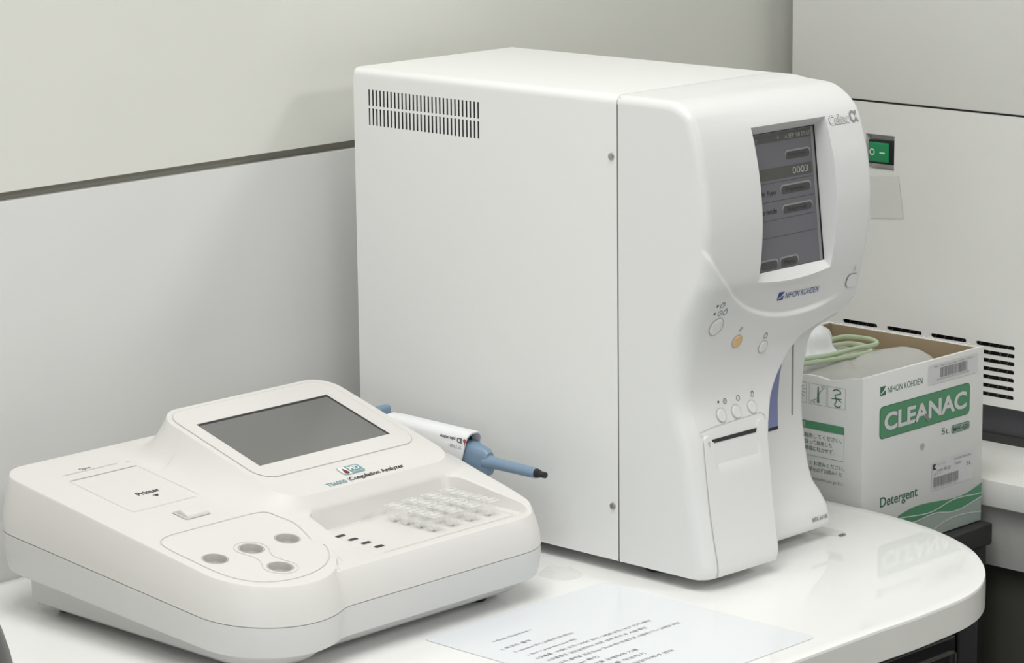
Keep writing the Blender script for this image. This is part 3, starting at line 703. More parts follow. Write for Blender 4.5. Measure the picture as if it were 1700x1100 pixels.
# sample wells
for a, b in wells:
    zc = zL(b); prof = [(WR+.0012, .0002), (WR+.0006, .0004), (WR-.0002, -.0001), (WR-.0005, -.0042), (WR-.0020, -.0062), (.0002, -.0068)]
    v = []; f = []; n = 40
    for r, h in prof:
        for i in range(n):
            t = 2*math.pi*i/n; y = b+r*math.sin(t); v.append((a+r*math.cos(t), y, zL(y)+h-.0002))
    for k in range(len(prof)-1):
        for i in range(n): f.append((k*n+i, k*n+(i+1) % n, (k+1)*n+(i+1) % n, (k+1)*n+i))
    from_py('sample_well', v, f, M['wellgrey'], cg, smooth=True, label='round grey well')
# well panel outline and the figure-of-eight groove
wp = [(-.3640, -.1862), (-.300, -.1858), (-.2875, -.1868), (-.2790, -.1910), (-.2745, -.1990), (-.2722, -.2150), (-.2735, -.2330), (-.2790, -.2540), (-.2900, -.2745), (-.3060, -.2890), (-.3260, -.2968), (-.3480, -.2975), (-.3680, -.2905), (-.3800, -.2745), (-.3840, -.2550), (-.3845, -.2300), (-.3845, -.2070), (-.3820, -.1950), (-.3745, -.1885)]
wp = catmull(wp+[wp[0]], 5)[:-1]
strip('panel_gap', dense(wp, .0015), .0006, tf(.0005), M['softseam'], cg)
a1 = wells[1]; a3 = wells[3]; rg = .0128
def eight():
    d = math.atan2(a3[1]-a1[1], a3[0]-a1[0]); dd = math.degrees(d); L = math.hypot(a3[0]-a1[0], a3[1]-a1[1]); p = []
    p += [(a1[0]+rg*math.cos(math.radians(t)), a1[1]+rg*math.sin(math.radians(t))) for t in np.linspace(dd+52, dd+308, 28)]
    m_ = ((a1[0]+a3[0])/2, (a1[1]+a3[1])/2)
    nx, ny = math.cos(d+math.pi/2), math.sin(d+math.pi/2)
    p += [(m_[0]-nx*.0068, m_[1]-ny*.0068)]
    p += [(a3[0]+rg*math.cos(math.radians(t)), a3[1]+rg*math.sin(math.radians(t))) for t in np.linspace(dd-128, dd+128, 28)]
    p += [(m_[0]+nx*.0068, m_[1]+ny*.0068)]
    return catmull(p+[p[0]], 3)[:-1]
strip('well_groove', eight(), .0005, lf_(.0002), M['softseam'], cg)
# printer lid
lid = patch('printer_lid', rrect(-.3600, -.2945, -.1360, -.0612, .002, 4), lf_(.00015), M['coag'], cg, spacing=.01)
strip('paper_slit', [(-.3596, -.0606), (-.2946, -.0606)], .0009, lf_(.0003), M['seam'], lid, False)
strip('paper_slit', [(-.3570, -.0487), (-.3045, -.0487)], .0006, lf_(.0005), M['softseam'], lid, False)
strip('lid_gap', [(-.2945, -.0620), (-.2945, -.1360)], .0004, lf_(.0003), M['softseam'], lid, False)
strip('paper_slit', [(-.2965, -.0500), (-.2930, -.0500)], .0007, lf_(.0005), M['softseam'], lid, False)
text('lid_lettering', [(('Printer', -.3345, -.1125, .0215, .0062), dict(bold=.03)), (('Open', -.3380, -.0470, .0105, .0042), {})], lf_(.0003), M['ink'], lid)
flatpoly('lid_mark', [[(-.3255, -.1165), (-.3225, -.1205), (-.3195, -.1165)][::-1]], lf_(.0003), M['ink'], lid)
latch = thing  # keep name free
bm = bmesh.new(); prof = [(-.1550, .0022), (-.1590, .0040), (-.1668, .0022), (-.1680, .0002), (-.1550, -.001)]
A = [bm.verts.new((-.3335, y, zL(y)+h)) for y, h in prof]; B = [bm.verts.new((-.3135, y, zL(y)+h)) for y, h in prof]
bm.faces.new(A); bm.faces.new(B[::-1])
for i in range(5): bm.faces.new((A[i], B[i], B[(i+1) % 5], A[(i+1) % 5]))
bmesh.ops.bevel(bm, geom=bm.edges[:], offset=.0006, segments=2, affect='EDGES', profile=.5)
lt = from_bm('lid_latch', bm, M['coag'], cg, smooth=True, auto=40)
patch('latch_pocket', rrect(-.3365, -.3120, -.1695, -.1520, .002, 4), lf_(.00045), M['softseam'], lt, spacing=.01)
# screen bezel and glass
bz = rrect(-.2570, -.0905, -.1665, -.0500, .0165, 10)
sxa, sxb, sya, syb = -.2445, -.1060, -.1480, -.0735
strip('bezel_gap', dense(bz, .003), .0006, pf(.0004), M['softseam'], cg)
glass = patch('screen_glass', [(sxa-.001, sya-.001), (sxb+.001, sya-.001), (sxb+.001, syb+.001), (sxa-.001, syb+.001)], pf(.0001), M['ink'], cg, spacing=.03, label='black border around the blank screen')
patch('display', [(sxa+.0008, sya+.0002), (sxb-.0024, sya+.0002), (sxb-.0024, syb-.0030), (sxa+.0008, syb-.0030)], pf(.0002), M['screen'], glass, spacing=.03, label='grey blank display')
bm = bmesh.new()
def frame_piece(p, z=.0016):
    a = [bm.verts.new((x, y, zP(y)+z)) for x, y in p]; b = [bm.verts.new((x, y, zP(y)+.0002)) for x, y in p]; n = len(p)
    bm.faces.new(a)
    for i in range(n): bm.faces.new((a[i], b[i], b[(i+1) % n], a[(i+1) % n]))
bzd = dense(bz, .003)
V2, F2 = cdt(offset(bzd, -.0004), .012, [[(sxa, sya), (sxb, sya), (sxb, syb), (sxa, syb)]])
v2 = [(x, y, zP(y)+.0005) for x, y in V2]; f2 = [tuple(t) for t in F2]
k = len(v2); inn = [(sxa, sya), (sxb, sya), (sxb, syb), (sxa, syb)]
v2 += [(x, y, zP(y)+.0005) for x, y in inn]+[(x, y, zP(y)+.00015) for x, y in inn]
f2 += [(k+i, k+(i+1) % 4, k+4+(i+1) % 4, k+4+i) for i in range(4)]
ob_ = offset(bzd, -.0004); k = len(v2); n = len(ob_); v2 += [(x, y, zP(y)+.0005) for x, y in ob_]+[(x, y, zP(y)+.0002) for x, y in ob_]
f2 += [(k+i, k+(i+1) % n, k+n+(i+1) % n, k+n+i) for i in range(n)]
from_py('screen_bezel', v2, f2, M['coag'], cg, smooth=False)
# maker's mark and lettering on the platform
mk_ = flatpoly('logo_mark', [rrect(-.1915, -.1690, -.1872, -.1752, .0028, 6)], pf(.0002), M['teal'], cg, label='teal and white logo plate')
flatpoly('logo_mark_panel', [[p for p in rrect(-.1910, -.1695, -.1867, -.1757, .0024, 6) if p[0] < -.1825]+[(-.1832, -.1757), (-.1832, -.1867)]], pf(.0004), M['white_print'], mk_)
def ordpoly(pl):
    c = np.mean(pl, 0); return sorted(pl, key=lambda p: math.atan2(p[1]-c[1], p[0]-c[0]))
bpy.data.objects.remove(bpy.data.objects['logo_mark_panel'])
flatpoly('logo_mark_panel', [ordpoly([p for p in rrect(-.1910, -.1695, -.1867, -.1757, .0024, 6) if p[0] < -.1835]+[(-.1832, -.1757), (-.1832, -.1867)])], pf(.0004), M['white_print'], mk_)
flatpoly('blood_drop', [ordpoly([(-.1868, -.1775), (-.1852, -.1810), (-.1845, -.1835), (-.1852, -.1855), (-.1870, -.1862), (-.1888, -.1855), (-.1893, -.1835), (-.1884, -.1810)])], pf(.0006), M['red'], mk_)
text('logo_lettering', [(('MD', -.1818, -.1828, .0105, .0058), dict(bold=.03)), (('HEALTHCARE', -.1815, -.1856, .0105, .0014), {})], pf(.0006), M['white_print'], mk_)
text('model_lettering', [(('TS6000', -.2168, -.1962, .0200, .0050), dict(bold=.02))], pf(.00025), M['teal'], cg)
text('name_lettering', [(('|', -.1937, -.1968, .0005, .0058), {}), (('Coagulation Analyzer', -.1925, -.1965, .0570, .0062), dict(bold=.025))], pf(.00025), M['ink'], cg)
# cuvette tray: floor panel line and four slots
strip('tray_line', [(-.1045, -.2180), (-.1045, -.2820), (-.1080, -.2850), (-.2450, -.2850)], .0004, tf(.0004), M['softseam'], cg, False)
strip('tray_line', [(-.2300, -.2115), (-.1160, -.2115)], .0004, tf(.0004), M['softseam'], cg, False)
for y_ in (-.2281, -.2420, -.2563, -.2705):
    flatpoly('cuvette_slot', [[(-.2400, y_-.0020), (-.2318, y_-.0020), (-.2318, y_+.0020), (-.2400, y_+.0020)]], lambda u, v_: (u, v_, .0675), M['ink'], cg)
# holder for the pipette on the right flank
bm = bmesh.new(); box_bm(bm, -.0600, -.0420, -.150, -.090, .030, .040); box_bm(bm, -.0500, -.0440, -.150, -.090, .040, .0680)
from_bm('pipette_holder', bm, M['coag'], cg)
# ------------------------------------------------------------------ cuvette strips
XS = [-.1790, -.1592, -.1393, -.1192]; YC = [-.2285, -.2425, -.2565, -.2705]
names = ['clear cuvette strip in the analyzer tray, nearest the four dark slots', 'clear cuvette strip second from the dark slots in the tray', 'clear cuvette strip third from the dark slots in the tray', 'clear cuvette strip nearest the right edge of the analyzer tray']
def cup_mesh():
    hx, hy, bx, by = .0050, .0043, .0036, .0030; v = []; f = []
    lv = [(hx, hy, .0135), (hx*.96, hy*.96, .0115), (bx*1.2, by*1.25, .006), (bx, by, .0022), (bx*.5, by*.5, .0004)]
    for a, b, z in lv: v += [(-a, -b, z), (a, -b, z), (a, b, z), (-a, b, z)]
    for k in range(len(lv)-1):
        for i in range(4): f.append((k*4+i, k*4+(i+1) % 4, (k+1)*4+(i+1) % 4, (k+1)*4+i))
    k = (len(lv)-1)*4; f.append((k, k+1, k+2, k+3)); return v, f
def rail_mesh():
    bm = bmesh.new()
    hx, hy = .0040, .0034
    for yc in (-.021, -.007, .007, .021):   # square collars
        z0, z1 = .0127, .0136; o = .0010
        box_bm(bm, -hx-o-.0010, hx+o+.0010, yc-.0068, yc+.0068, .0122, .0127)
        for a in ((-hx-o, hx+o, hy, hy+o), (-hx-o, hx+o, -hy-o, -hy), (-hx-o, -hx, -hy, hy), (hx, hx+o, -hy, hy)):
            box_bm(bm, a[0], a[1], yc+a[2], yc+a[3], z0, z1)
    return bm
M['collar'] = clear_mat('collar_plastic', (.82, .82, .79), .20, .12)
proto = None
for i, x in enumerate(XS):
    if proto is None:
        t = thing('cuvette_strip', names[i], 'cuvettes', (x, -.2495, .067), 'clear cuvette strips'); ORG[t] = (0, 0, 0)
        cv, cf = cup_mesh()
        for yc in (-.021, -.007, .007, .021):
            c = from_py('cuvette', [(p[0], p[1]+yc, p[2]) for p in cv], cf, M['clear'], t, smooth=False)
            d_ = box('cuvette_tip', (-.0009, .0011, yc-.0012, yc+.0004, .0003, .0009), M['chip'], c)
        from_bm('collar_rail', rail_mesh(), M['collar'], t)
        proto = t
    else:
        t = proto.copy(); COL.objects.link(t); t.location = (x, -.2495, .067+Z0); t['label'] = names[i]
        for ch in list(proto.children):
            c = ch.copy(); COL.objects.link(c); c.parent = t
            for g in ch.children:
                g2 = g.copy(); COL.objects.link(g2); g2.parent = c
# ------------------------------------------------------------------ pipette
pp_ = thing('pipette', 'white and blue grey pipette lying behind the low analyzer, black tip', 'pipette', (-.045, -.14, .07))
px = -.0468
def arch_sec(w_, h_, n=10, r=.0066):
    a = [(-w_/2+r+r*math.cos(t), h_-r+r*math.sin(t)) for t in np.linspace(math.pi, math.pi/2, n)]; return [(-w_/2, 0)]+a+[(-p, q) for p, q in a[::-1]]+[(w_/2, 0)]
def sweep(name, secs, m, parent, label=None, closed=True, shell=0):
    v = []; f = []
    for sec, (x, y, z) in secs: v += [(x+a, y, z+b) for a, b in sec]
    n = len(secs[0][0])
    for k in range(len(secs)-1):
        for i in range(n if closed else n-1): f.append((k*n+i, k*n+(i+1) % n, (k+1)*n+(i+1) % n, (k+1)*n+i))
    f.append(tuple(range(n))); f.append(tuple((len(secs)-1)*n+i for i in range(n)))
    return from_py(name, v, f, m, parent, smooth=True, auto=45, label=label, recalc=True)
# handle shell: outer arch with inner arch, open at the nozzle end
v = []; f = []
secs = [(-.084, .0700, .0150, .0330), (-.087, .0700, .0178, .0368), (-.10, .0695, .0184, .0378), (-.1780, .0690, .0186, .0372)]
def yslant(y, z): return y-(.0070*(z-.083)/.023 if y < -.17 else 0)
for y, z, w_, h_ in secs:
    so = arch_sec(w_, h_); si = arch_sec(w_-.0022, h_-.0012)
    v += [(px+a, yslant(y, z+b), z+b) for a, b in so]+[(px+a, yslant(y, z+b), z+b) for a, b in si[::-1]]
n = len(v)//len(secs)
for k in range(len(secs)-1):
    for i in range(n): f.append((k*n+i, k*n+(i+1) % n, (k+1)*n+(i+1) % n, (k+1)*n+i))
f.append(tuple(range(n))); f.append(tuple((len(secs)-1)*n+i for i in range(n)))
from_py('handle', v, f, M['pipwhite'], pp_, smooth=True, auto=45, recalc=True)
prism('handle_core', [(px+a*.88, .0705+b*.95) for a, b in arch_sec(.0170, .0330)], -.0860, -.1740, 'y', M['pipnavy'], pp_, label='navy inner body seen at the open end')
hfn = lambda u, v_: (px-.0093-.0003, -u+.0018, v_)
text('handle_lettering', [(('Assist opti', .1560, .0985, .0175, .0036), dict(bold=.02)), (('CE', .1752, .0975, .0060, .0042), dict(bold=.02))], hfn, M['ink'], pp_)
text('handle_lettering', [(('100±2 uL', .1660, .0925, .0145, .0030), {})], hfn, M['grey_print'], pp_)
flatpoly('red_mark', [ring_poly(.1840, .1000, .0017, 18), [(.1833, .0988), (.1840, .0955), (.1847, .0988)]], hfn, M['redp'], pp_)
box('plunger_knob', (px-.0085, px+.0065, -.082, -.074, .086, .1120), M['pipblue'], pp_, bevel=.003, seg=4)
box('plunger_stem', (px-.004, px+.004, -.0865, -.080, .080, .098), M['pipblue'], pp_, bevel=.001)
sweep('nozzle_block', [([(a*.86, b*.93) for a, b in arch_sec(.0170, .0300)], (px, -.168, .0706)), ([(a*.84, b*.90) for a, b in arch_sec(.0170, .0300)], (px, -.1850, .0710)), ([(a*.78, b) for a, b in arch_sec(.0170, .0250)], (px, -.1905, .0715)), ([(a*.66, b) for a, b in arch_sec(.0168, .0225)], (px, -.1985, .0722)), ([(a*.55, b*.75) for a, b in arch_sec(.0160, .0205)], (px, -.2015, .0765))], M['pipblue'], pp_, label='blue grey nozzle block')
tube('nozzle_tube', [(px, -.197, .0835), (px, -.203, .0838), (px, -.209, .0840), (px, -.250, .0836), (px, -.2525, .0836)], .0045, M['pipblue'], pp_, radii=[.0065, .0058, .0048, .0044, .0042], n=24)
tube('tip_end', [(px, -.2515, .0836), (px, -.2555, .0836), (px, -.2558, .0836), (px, -.2625, .0835)], .003, M['black'], pp_, radii=[.0036, .0034, .0027, .0025], n=20, label='short black tip')

# ------------------------------------------------------------------ laminated sheet
sh = thing('instruction_sheet', 'laminated white sheet of typed instructions lying flat on the desk', 'paper', (-.13, -.41, 0))
from_bm_poly = rrect(-.2270, -.0280, -.5200, -.3065, .006, 6)
prism('page', from_bm_poly, .0002, .0008, 'z', M['paper'], sh, smooth=False)
fl_ = lambda u, v_: (u, v_, .00095)
L_ = [('< Daily Check list >', -.1980, -.3530, .0445, .0040), ('1. 바코드 출력', -.2070, -.3700, .0330, .0042), ('2. reaction 용기 교체(주1회 확인)', -.2050, -.3815, .0680, .0044), ('1. Start → press down door 화면', -.2035, -.3935, .0560, .0042), ('소모품통 - WBC 오차 / HGC 오차 / HGB 오차 / PLT 오차~확인', -.2060, -.4035, .1370, .0042), ('소모품통은 실온보관하여 저온 상태 주의 후 사용 확인', -.2040, -.4130, .1180, .0042), ('2. 오차, 출력물 점검 Data Check 테스트용으로 사용하시기 / 교체일 확인', -.2060, -.4235, .1480, .0042), ('3. Clean 확인', -.2080, -.4335, .0400, .0042), ('4. 측정값을 교체하여 기록', -.2040, -.4435, .0700, .0042), ('5. 점검표를 작성하기', -.2000, -.4535, .0620, .0042), ('6. 장비 이상시 담당자에게 연락', -.2060, -.4640, .0900, .0042)]
L_ = [(a, b, c, d*.92, e) for a, b, c, d, e in L_]
text('typed_text', L_, fl_, M['softink'], sh)
# ------------------------------------------------------------------ desk scraps
tp = thing('tape_residue', 'old clear tape residue on the desk between the two analyzers', 'tape', (-.03, -.262, 0))
patch('tape_strip', catmull([(-.0480, -.2530), (-.0280, -.2440), (-.0190, -.2480), (-.0150, -.2620), (-.0230, -.2800), (-.0400, -.2830), (-.0480, -.2700), (-.0480, -.2530)], 3)[:-1], lambda u, v_: (u, v_, .0004+.0006*abs(math.sin(u*900)*math.cos(v_*700))), M['tape'], tp, spacing=.0015)
fs = thing('film_scrap', 'thin torn clear film on the desk in front of the detergent box', 'film', (.208, -.345, 0))
patch('film', catmull([(.200, -.3230), (.2140, -.3320), (.2160, -.3560), (.2080, -.3640), (.2010, -.3600), (.1930, -.3420), (.200, -.3230)], 3)[:-1], lambda u, v_: (u, v_, .0003+.0004*abs(math.sin(u*600))), M['tape'], fs, spacing=.002)
box('torn_end', (.2025, .2085, -.3640, -.3608, .0004, .0012), M['chip'], fs, label='dark torn end of the film')

# ------------------------------------------------------------------ detergent box
X0, X1, YF, YB, ZB0, ZT0 = .310, .4885, -.303, -.128, -.0555, .1072
bx = thing('detergent_box', 'open white and green cardboard detergent box beyond the desk corner', 'box', ((X0+X1)/2, (YF+YB)/2, ZB0))
T = .003
def wall_piece(name, x0, x1, y0, y1, z0, z1): return box(name, (x0, x1, y0, y1, z0, z1), M['carton'], bx, bevel=.0006, seg=2)
wall_piece('front_panel', X0, X1, YF, YF+T, ZB0, ZT0)
# left panel with a sagging top edge
vl = []; nn = 14
for xx in (X0, X0+T):
    for i in range(nn+1):
        y = YF+.0004+(YB-YF-T)*i/nn; sag = -.0060*math.sin(math.pi*min(1, i/nn*1.0))**.5*(1 if i < nn else 0)+.0015*math.sin(i*1.7)*(0 < i < nn)
        xx_ = xx-.0003 if xx == X0 else xx
        vl += [(xx_, y, ZB0), (xx_, y, ZT0+sag-.0008)]
fl2 = []; m_ = (nn+1)*2
for i in range(nn):
    a = i*2; fl2 += [(a, a+2, a+3, a+1), (m_+a, m_+a+1, m_+a+3, m_+a+2), (a+1, a+3, m_+a+3, m_+a+1), (a, m_+a, m_+a+2, a+2)]
fl2 += [(0, 1, m_+1, m_), (nn*2, m_+nn*2, m_+nn*2+1, nn*2+1)]
from_py('left_panel', vl, fl2, M['carton'], bx, smooth=False, recalc=True)
wall_piece('right_panel', X1-T, X1, YF+T, YB, ZB0, ZT0-.001)
wall_piece('back_panel', X0+T, X1-T, YB-T, YB, ZB0, ZT0+.000)
wall_piece('bottom_panel', X0+T, X1-T, YF+T, YB-T, ZB0, ZB0+T)
bm = bmesh.new(); box_bm(bm, X1-T-.0012, X1-T-.0002, YF+T+.0002, YB-T-.0002, ZB0+T, ZT0-.0018); box_bm(bm, X0+T, X1-T-.0015, YB-T-.0012, YB-T-.0002, ZB0+T, ZT0-.001)
box_bm(bm, X0+T, X1-T-.0015, YF+T+.0002, YF+T+.001, ZB0+T, ZT0-.001)
from_bm('kraft_lining', bm, M['kraft'], bx, label='brown inner face of the carton')
bm = bmesh.new(); random.seed(4); yv = YF+.004
while yv < YB-.004:
    hgt = random.uniform(.0004, .0016); box_bm(bm, X1-T+.0004, X1-.0006, yv, yv+.0022, ZT0-.0014, ZT0-.0010+hgt); yv += random.uniform(.003, .006)
from_bm('torn_edge', bm, M['label'], bx, label='ragged white torn top edge')
bfn = lambda o: (lambda u, v_: (u, YF-o, v_))
bsf = lambda o: (lambda u, v_: (X0-.0004-o, -u, v_))     # u = -y on the left face
nk_logo(.3338, .0874, .0082, bfn(.0002), M['dgreen'], M['label'], bx)
text('maker_lettering', [('NIHON KOHDEN', .3450, .0883, .0505, .0056)], bfn(.0002), M['dgreen'], bx)
flatpoly('name_plate', [rrect(.3335, .4672, .0484, .0775, .0045, 6)], bfn(.0003), M['dgreen'], bx)
flatpoly('name_plate', [rrect(.3341, .4666, .0490, .0769, .0040, 6)], bfn(.0005), M['green_print'], bx, label='green name plate on the front panel')
text('name_lettering', [(('CLEANAC', .3398, .0548, .1220, .0162), dict(bold=.032, spacing=.97))], bfn(.0008), M['label'], bx, label='large white letters')
text('volume_lettering', [('5', .4253, .0362, .0050, .0058), ('L', .4325, .0362, .0040, .0040)], bfn(.0003), M['dgreen'], bx)
flatpoly('code_plate', [rrect(.4405, .4678, .0345, .0418, .002, 5)], bfn(.0003), M['dgreen'], bx)
flatpoly('code_plate', [rrect(.4411, .4672, .0351, .0412, .0016, 5)], bfn(.0005), M['pale_green'], bx)
text('code_lettering', [(('MEK-520', .4425, .0360, .0235, .0042), dict(bold=.02))], bfn(.0008), M['dgreen'], bx)
text('kind_lettering', [(('Detergent', .3360, -.0160, .0545, .0118), dict(bold=.008))], bfn(.0003), M['dgreen'], bx)
def wave(pts): return catmull(pts, 8)
w_top = wave([(.3560, -.0300), (.3619, -.0263), (.3770, -.0233), (.3900, -.0222), (.4050, -.0228), (.4200, -.0240), (.4340, -.0254), (.4480, -.0262), (.4620, -.0258), (.4760, -.0232), (.4883, -.0202)])
w_bot = wave([(.3560, -.0310), (.3700, -.0345), (.3880, -.0362), (.4113, -.0345), (.4240, -.0352), (.4387, -.0378), (.4500, -.0385), (.4618, -.0375), (.4760, -.0350), (.4883, -.0330)])
w_base = [(.4883, -.0550), (.3560, -.0550)]
flatpoly('wave_print', [w_top+w_bot[::-1]], bfn(.0003), M['green_print'], bx)
flatpoly('wave_print', [w_bot+w_base], bfn(.00025), M['pale_green'], bx, label='pale grey green wave at the foot of the front panel')
strip('wave_line', wave([(.3560, -.0285), (.3708, -.0289), (.3977, -.0318), (.4120, -.0322), (.4230, -.0308), (.4430, -.0274), (.4615, -.0275), (.4760, -.0288), (.4883, -.0293)]), .0010, bfn(.0005), M['label'], bx, False)
strip('wave_line', w_bot, .0011, bfn(.0005), M['label'], bx, False)
strip('wave_line', wave([(.400, -.0550), (.4225, -.0470), (.4435, -.0438), (.4620, -.0440), (.4883, -.0470)]), .0010, bfn(.0005), M['label'], bx, False)
random.seed(7)
def barcode(name, x0, x1, z0, z1, parent, fn):
    polys = []; x = x0
    while x < x1:
        wd = random.choice((.0003, .0005, .0008)); polys.append([(x, z0), (min(x+wd, x1), z0), (min(x+wd, x1), z1), (x, z1)]); x += wd+random.choice((.0003, .0004, .0007))
    return flatpoly(name, polys, fn, M['grey_print'], parent)
lb = flatpoly('sticker', [rrect(.4040, .4790, .0850, .1028, .0008, 3)], bfn(.0004), M['label'], bx, label='upper white barcode sticker')
barcode('barcode', .4215, .4620, .0895, .0985, lb, bfn(.0006))
text('sticker_text', [('MEK Cleanac Detergent Nihon Kohden', .4120, .0993, .0600, .0016), ('(01)14931921861274(17)160300', .4170, .0872, .0480, .0016)], bfn(.0006), M['grey_print'], lb)
lb = flatpoly('sticker', [rrect(.4118, .4738, -.0130, .0132, .0008, 3)], bfn(.0004), M['label'], bx, label='lower white barcode sticker')
barcode('barcode', .4140, .4515, -.0100, -.0012, lb, bfn(.0006))
flatpoly('logo_mark', [[(.4130, .0060), (.4180, .0060), (.4150, .0085), (.4180, .0112), (.4130, .0112)]], bfn(.0006), M['ink'], lb)
text('sticker_text', [('クリーナック', .4195, .0088, .0120, .0020), ('日本光電工業株式会社', .4450, .0095, .0260, .0020), ('洗浄剤', .4190, .0030, .0080, .0024), ('MEK-520', .4290, .0028, .0100, .0030), ('T438A', .4450, .0048, .0110, .0022), ('5L', .4640, .0010, .0070, .0035), ('ロット', .4145, .0005, .0110, .0024), ('(01)1493192186127', .4145, -.0120, .0350, .0014)], bfn(.0006), M['grey_print'], lb)
flatpoly('hole', [ordpoly([(.3935, .0320), (.3955, .0338), (.3985, .0338), (.4000, .0310), (.3985, .0280), (.3950, .0275)])], bfn(.0003), M['apron'], bx)
flatpoly('dirt_mark', [ordpoly([(.3985, .0605), (.4020, .0600), (.4060, .0545), (.4040, .0525), (.3995, .0560)])], bfn(.0010), M['grey_print'], bx)
# left face prints (u = -y)
for u0 in (.2220, .2442, .2648):
    strip('icon_frame', [(u0, .0766), (u0+.0192, .0766), (u0+.0192, .0949), (u0, .0949)], .0003, bsf(.0002), M['dgreen'], bx)
strip('icon', catmull([(.2705, .0915), (.2730, .0930), (.2775, .0928), (.2790, .0905), (.2760, .0890), (.2730, .0880), (.2740, .0850), (.2742, .0825), (.2725, .0795), (.2745, .0780), (.2780, .0782), (.2790, .0800)], 4), .0009, bsf(.0003), M['dgreen'], bx, False)
strip('icon', [(.2690, .0845), (.2800, .0855)], .0007, bsf(.0003), M['dgreen'], bx, False); strip('icon', [(.2755, .0850), (.2800, .0825)], .0007, bsf(.0003), M['dgreen'], bx, False)
flatpoly('icon', [[(.2530, .0785), (.2556, .0785), (.2552, .0830), (.2548, .0930), (.2536, .0930), (.2533, .0830)]], bsf(.0003), M['dgreen'], bx)
strip('icon', catmull([(.2480, .0800), (.2530, .0825), (.2560, .0880), (.2605, .0925)], 4), .0004, bsf(.0003), M['dgreen'], bx, False)
text('icon_text', [('7°C', .2460, .0775, .0050, .0022), ('30°C', .2575, .0925, .0050, .0018)], bsf(.0003), M['dgreen'], bx)
for a in (-60, -35, -10, 15, 40): 
    c_, s_ = math.cos(math.radians(a)), math.sin(math.radians(a)); strip('icon', [(.2320+.003*c_, .0870+.003*s_), (.2320+.0085*c_, .0870+.0085*s_)], .0004, bsf(.0003), M['dgreen'], bx, False)
flatpoly('notice_band', [[(.1900, .0539), (.2832, .0539), (.2832, .0600), (.2822, .0610), (.1900, .0610)]], bsf(.0002), M['green_print'], bx)
strip('notice_frame', [(.1900, .0300), (.2832, .0300), (.2832, .0539)], .0003, bsf(.0002), M['dgreen'], bx, False)
text('notice_text', [('注意', .2345, .0552, .0060, .0044)], bsf(.0004), M['label'], bx)
text('notice_text', [('手袋を着用してください。', .2240, .0458, .0565, .0044), ('誤って飲用した', .2400, .0402, .0300, .0042), ('無理に吐かせず.', .2400, .0345, .0320, .0042), ('取扱説明書をよくお読みください。', .2120, .0215, .0720, .0042), ('使用上の注意、開口部を必ずお読みくだ', .2080, .0160, .0735, .0040)], bsf(.0003), M['dgreen'], bx)
text('notice_text', [('(www.nihonkohden.co.jp/)に', .2230, .0078, .0600, .0036)], bsf(.0003), M['grey_print'], bx)
# ------------------------------------------------------------------ liquid bag, cap, hose in the box
bag = thing('liquid_bag', 'translucent plastic detergent bag inside the open box', 'container', (.395, -.215, -.05))
V = []; F = []; nu, nv = 40, 24
for j in range(nv+1):
    ph = -math.pi/2+math.pi*j/nv
    for i in range(nu):
        a = 2*math.pi*i/nu; e = .35; c_ = math.copysign(abs(math.cos(a))**e, math.cos(a)); s_ = math.copysign(abs(math.sin(a))**e, math.sin(a))
        cp = abs(math.cos(ph))**.35; sp_ = math.copysign(abs(math.sin(ph))**.6, math.sin(ph))
        x = .3985+.0795*c_*cp; y = -.2150+.0800*s_*cp; z = .0225+.0690*sp_
        if sp_ > 0: z += .006*math.sin(x*60)*math.cos(y*50)+.012*((x-.31)/.17)*(sp_)
        V.append((x, y, z))
for j in range(nv):
    for i in range(nu): F.append((j*nu+i, j*nu+(i+1) % nu, (j+1)*nu+(i+1) % nu, (j+1)*nu+i))
from_py('bag_body', V, F, M['jug'], bag, smooth=True)
lathe('spout', [(.016, 0), (.016, .010), (.012, .012)], (.383, -.188, .083), M['jug'], bag)
CX_, CY_ = .3830, -.1880
cp_ = thing('bottle_cap', 'crumpled white cap on the detergent bag, half hidden by the tall analyzer', 'cap', (.383, -.188, .09))
V = []; F = []; n = 40
prof = [(.0215, -.006), (.0225, .002), (.0215, .008), (.0175, .013), (.0150, .017), (.0145, .023), (.0120, .029), (.0070, .033), (.0002, .0345)]
for r, h in prof:
    for i in range(n):
        a = 2*math.pi*i/n; rr = r*(1+.07*math.sin(5*a+h*160)+.04*math.sin(9*a)); V.append((CX_+rr*1.3*math.cos(a), CY_+rr*1.3*math.sin(a), .0900+h*1.15+.001*math.sin(3*a)))
for k in range(len(prof)-1):
    for i in range(n): F.append((k*n+i, k*n+(i+1) % n, (k+1)*n+(i+1) % n, (k+1)*n+i))
from_py('cap_body', V, F, M['cap'], cp_, smooth=True)
hs = thing('green_hose', 'pale green flexible hose looping over the bag in the detergent box', 'hose', (.38, -.2, .09))
def hose(pts, r): tube('hose_loop', catmull(pts, 8), r, M['hose'], hs, n=14)
hose([(.3250, -.2040, .1050), (.3484, -.2088, .1050), (.3775, -.2153, .1050), (.4121, -.2158, .1050), (.4332, -.2190, .1050), (.4440, -.2160, .1050), (.4540, -.2040, .1045), (.4570, -.1885, .1040), (.4520, -.1720, .1035), (.4430, -.1640, .1010)], .0021)
hose([(.3250, -.2060, .1000), (.3473, -.2100, .1005), (.3744, -.2178, .1010), (.4026, -.2225, .1010), (.4250, -.2225, .1010), (.4370, -.2120, .1010), (.4430, -.1980, .1010), (.4420, -.1840, .1005), (.4330, -.1740, .0985)], .0021)

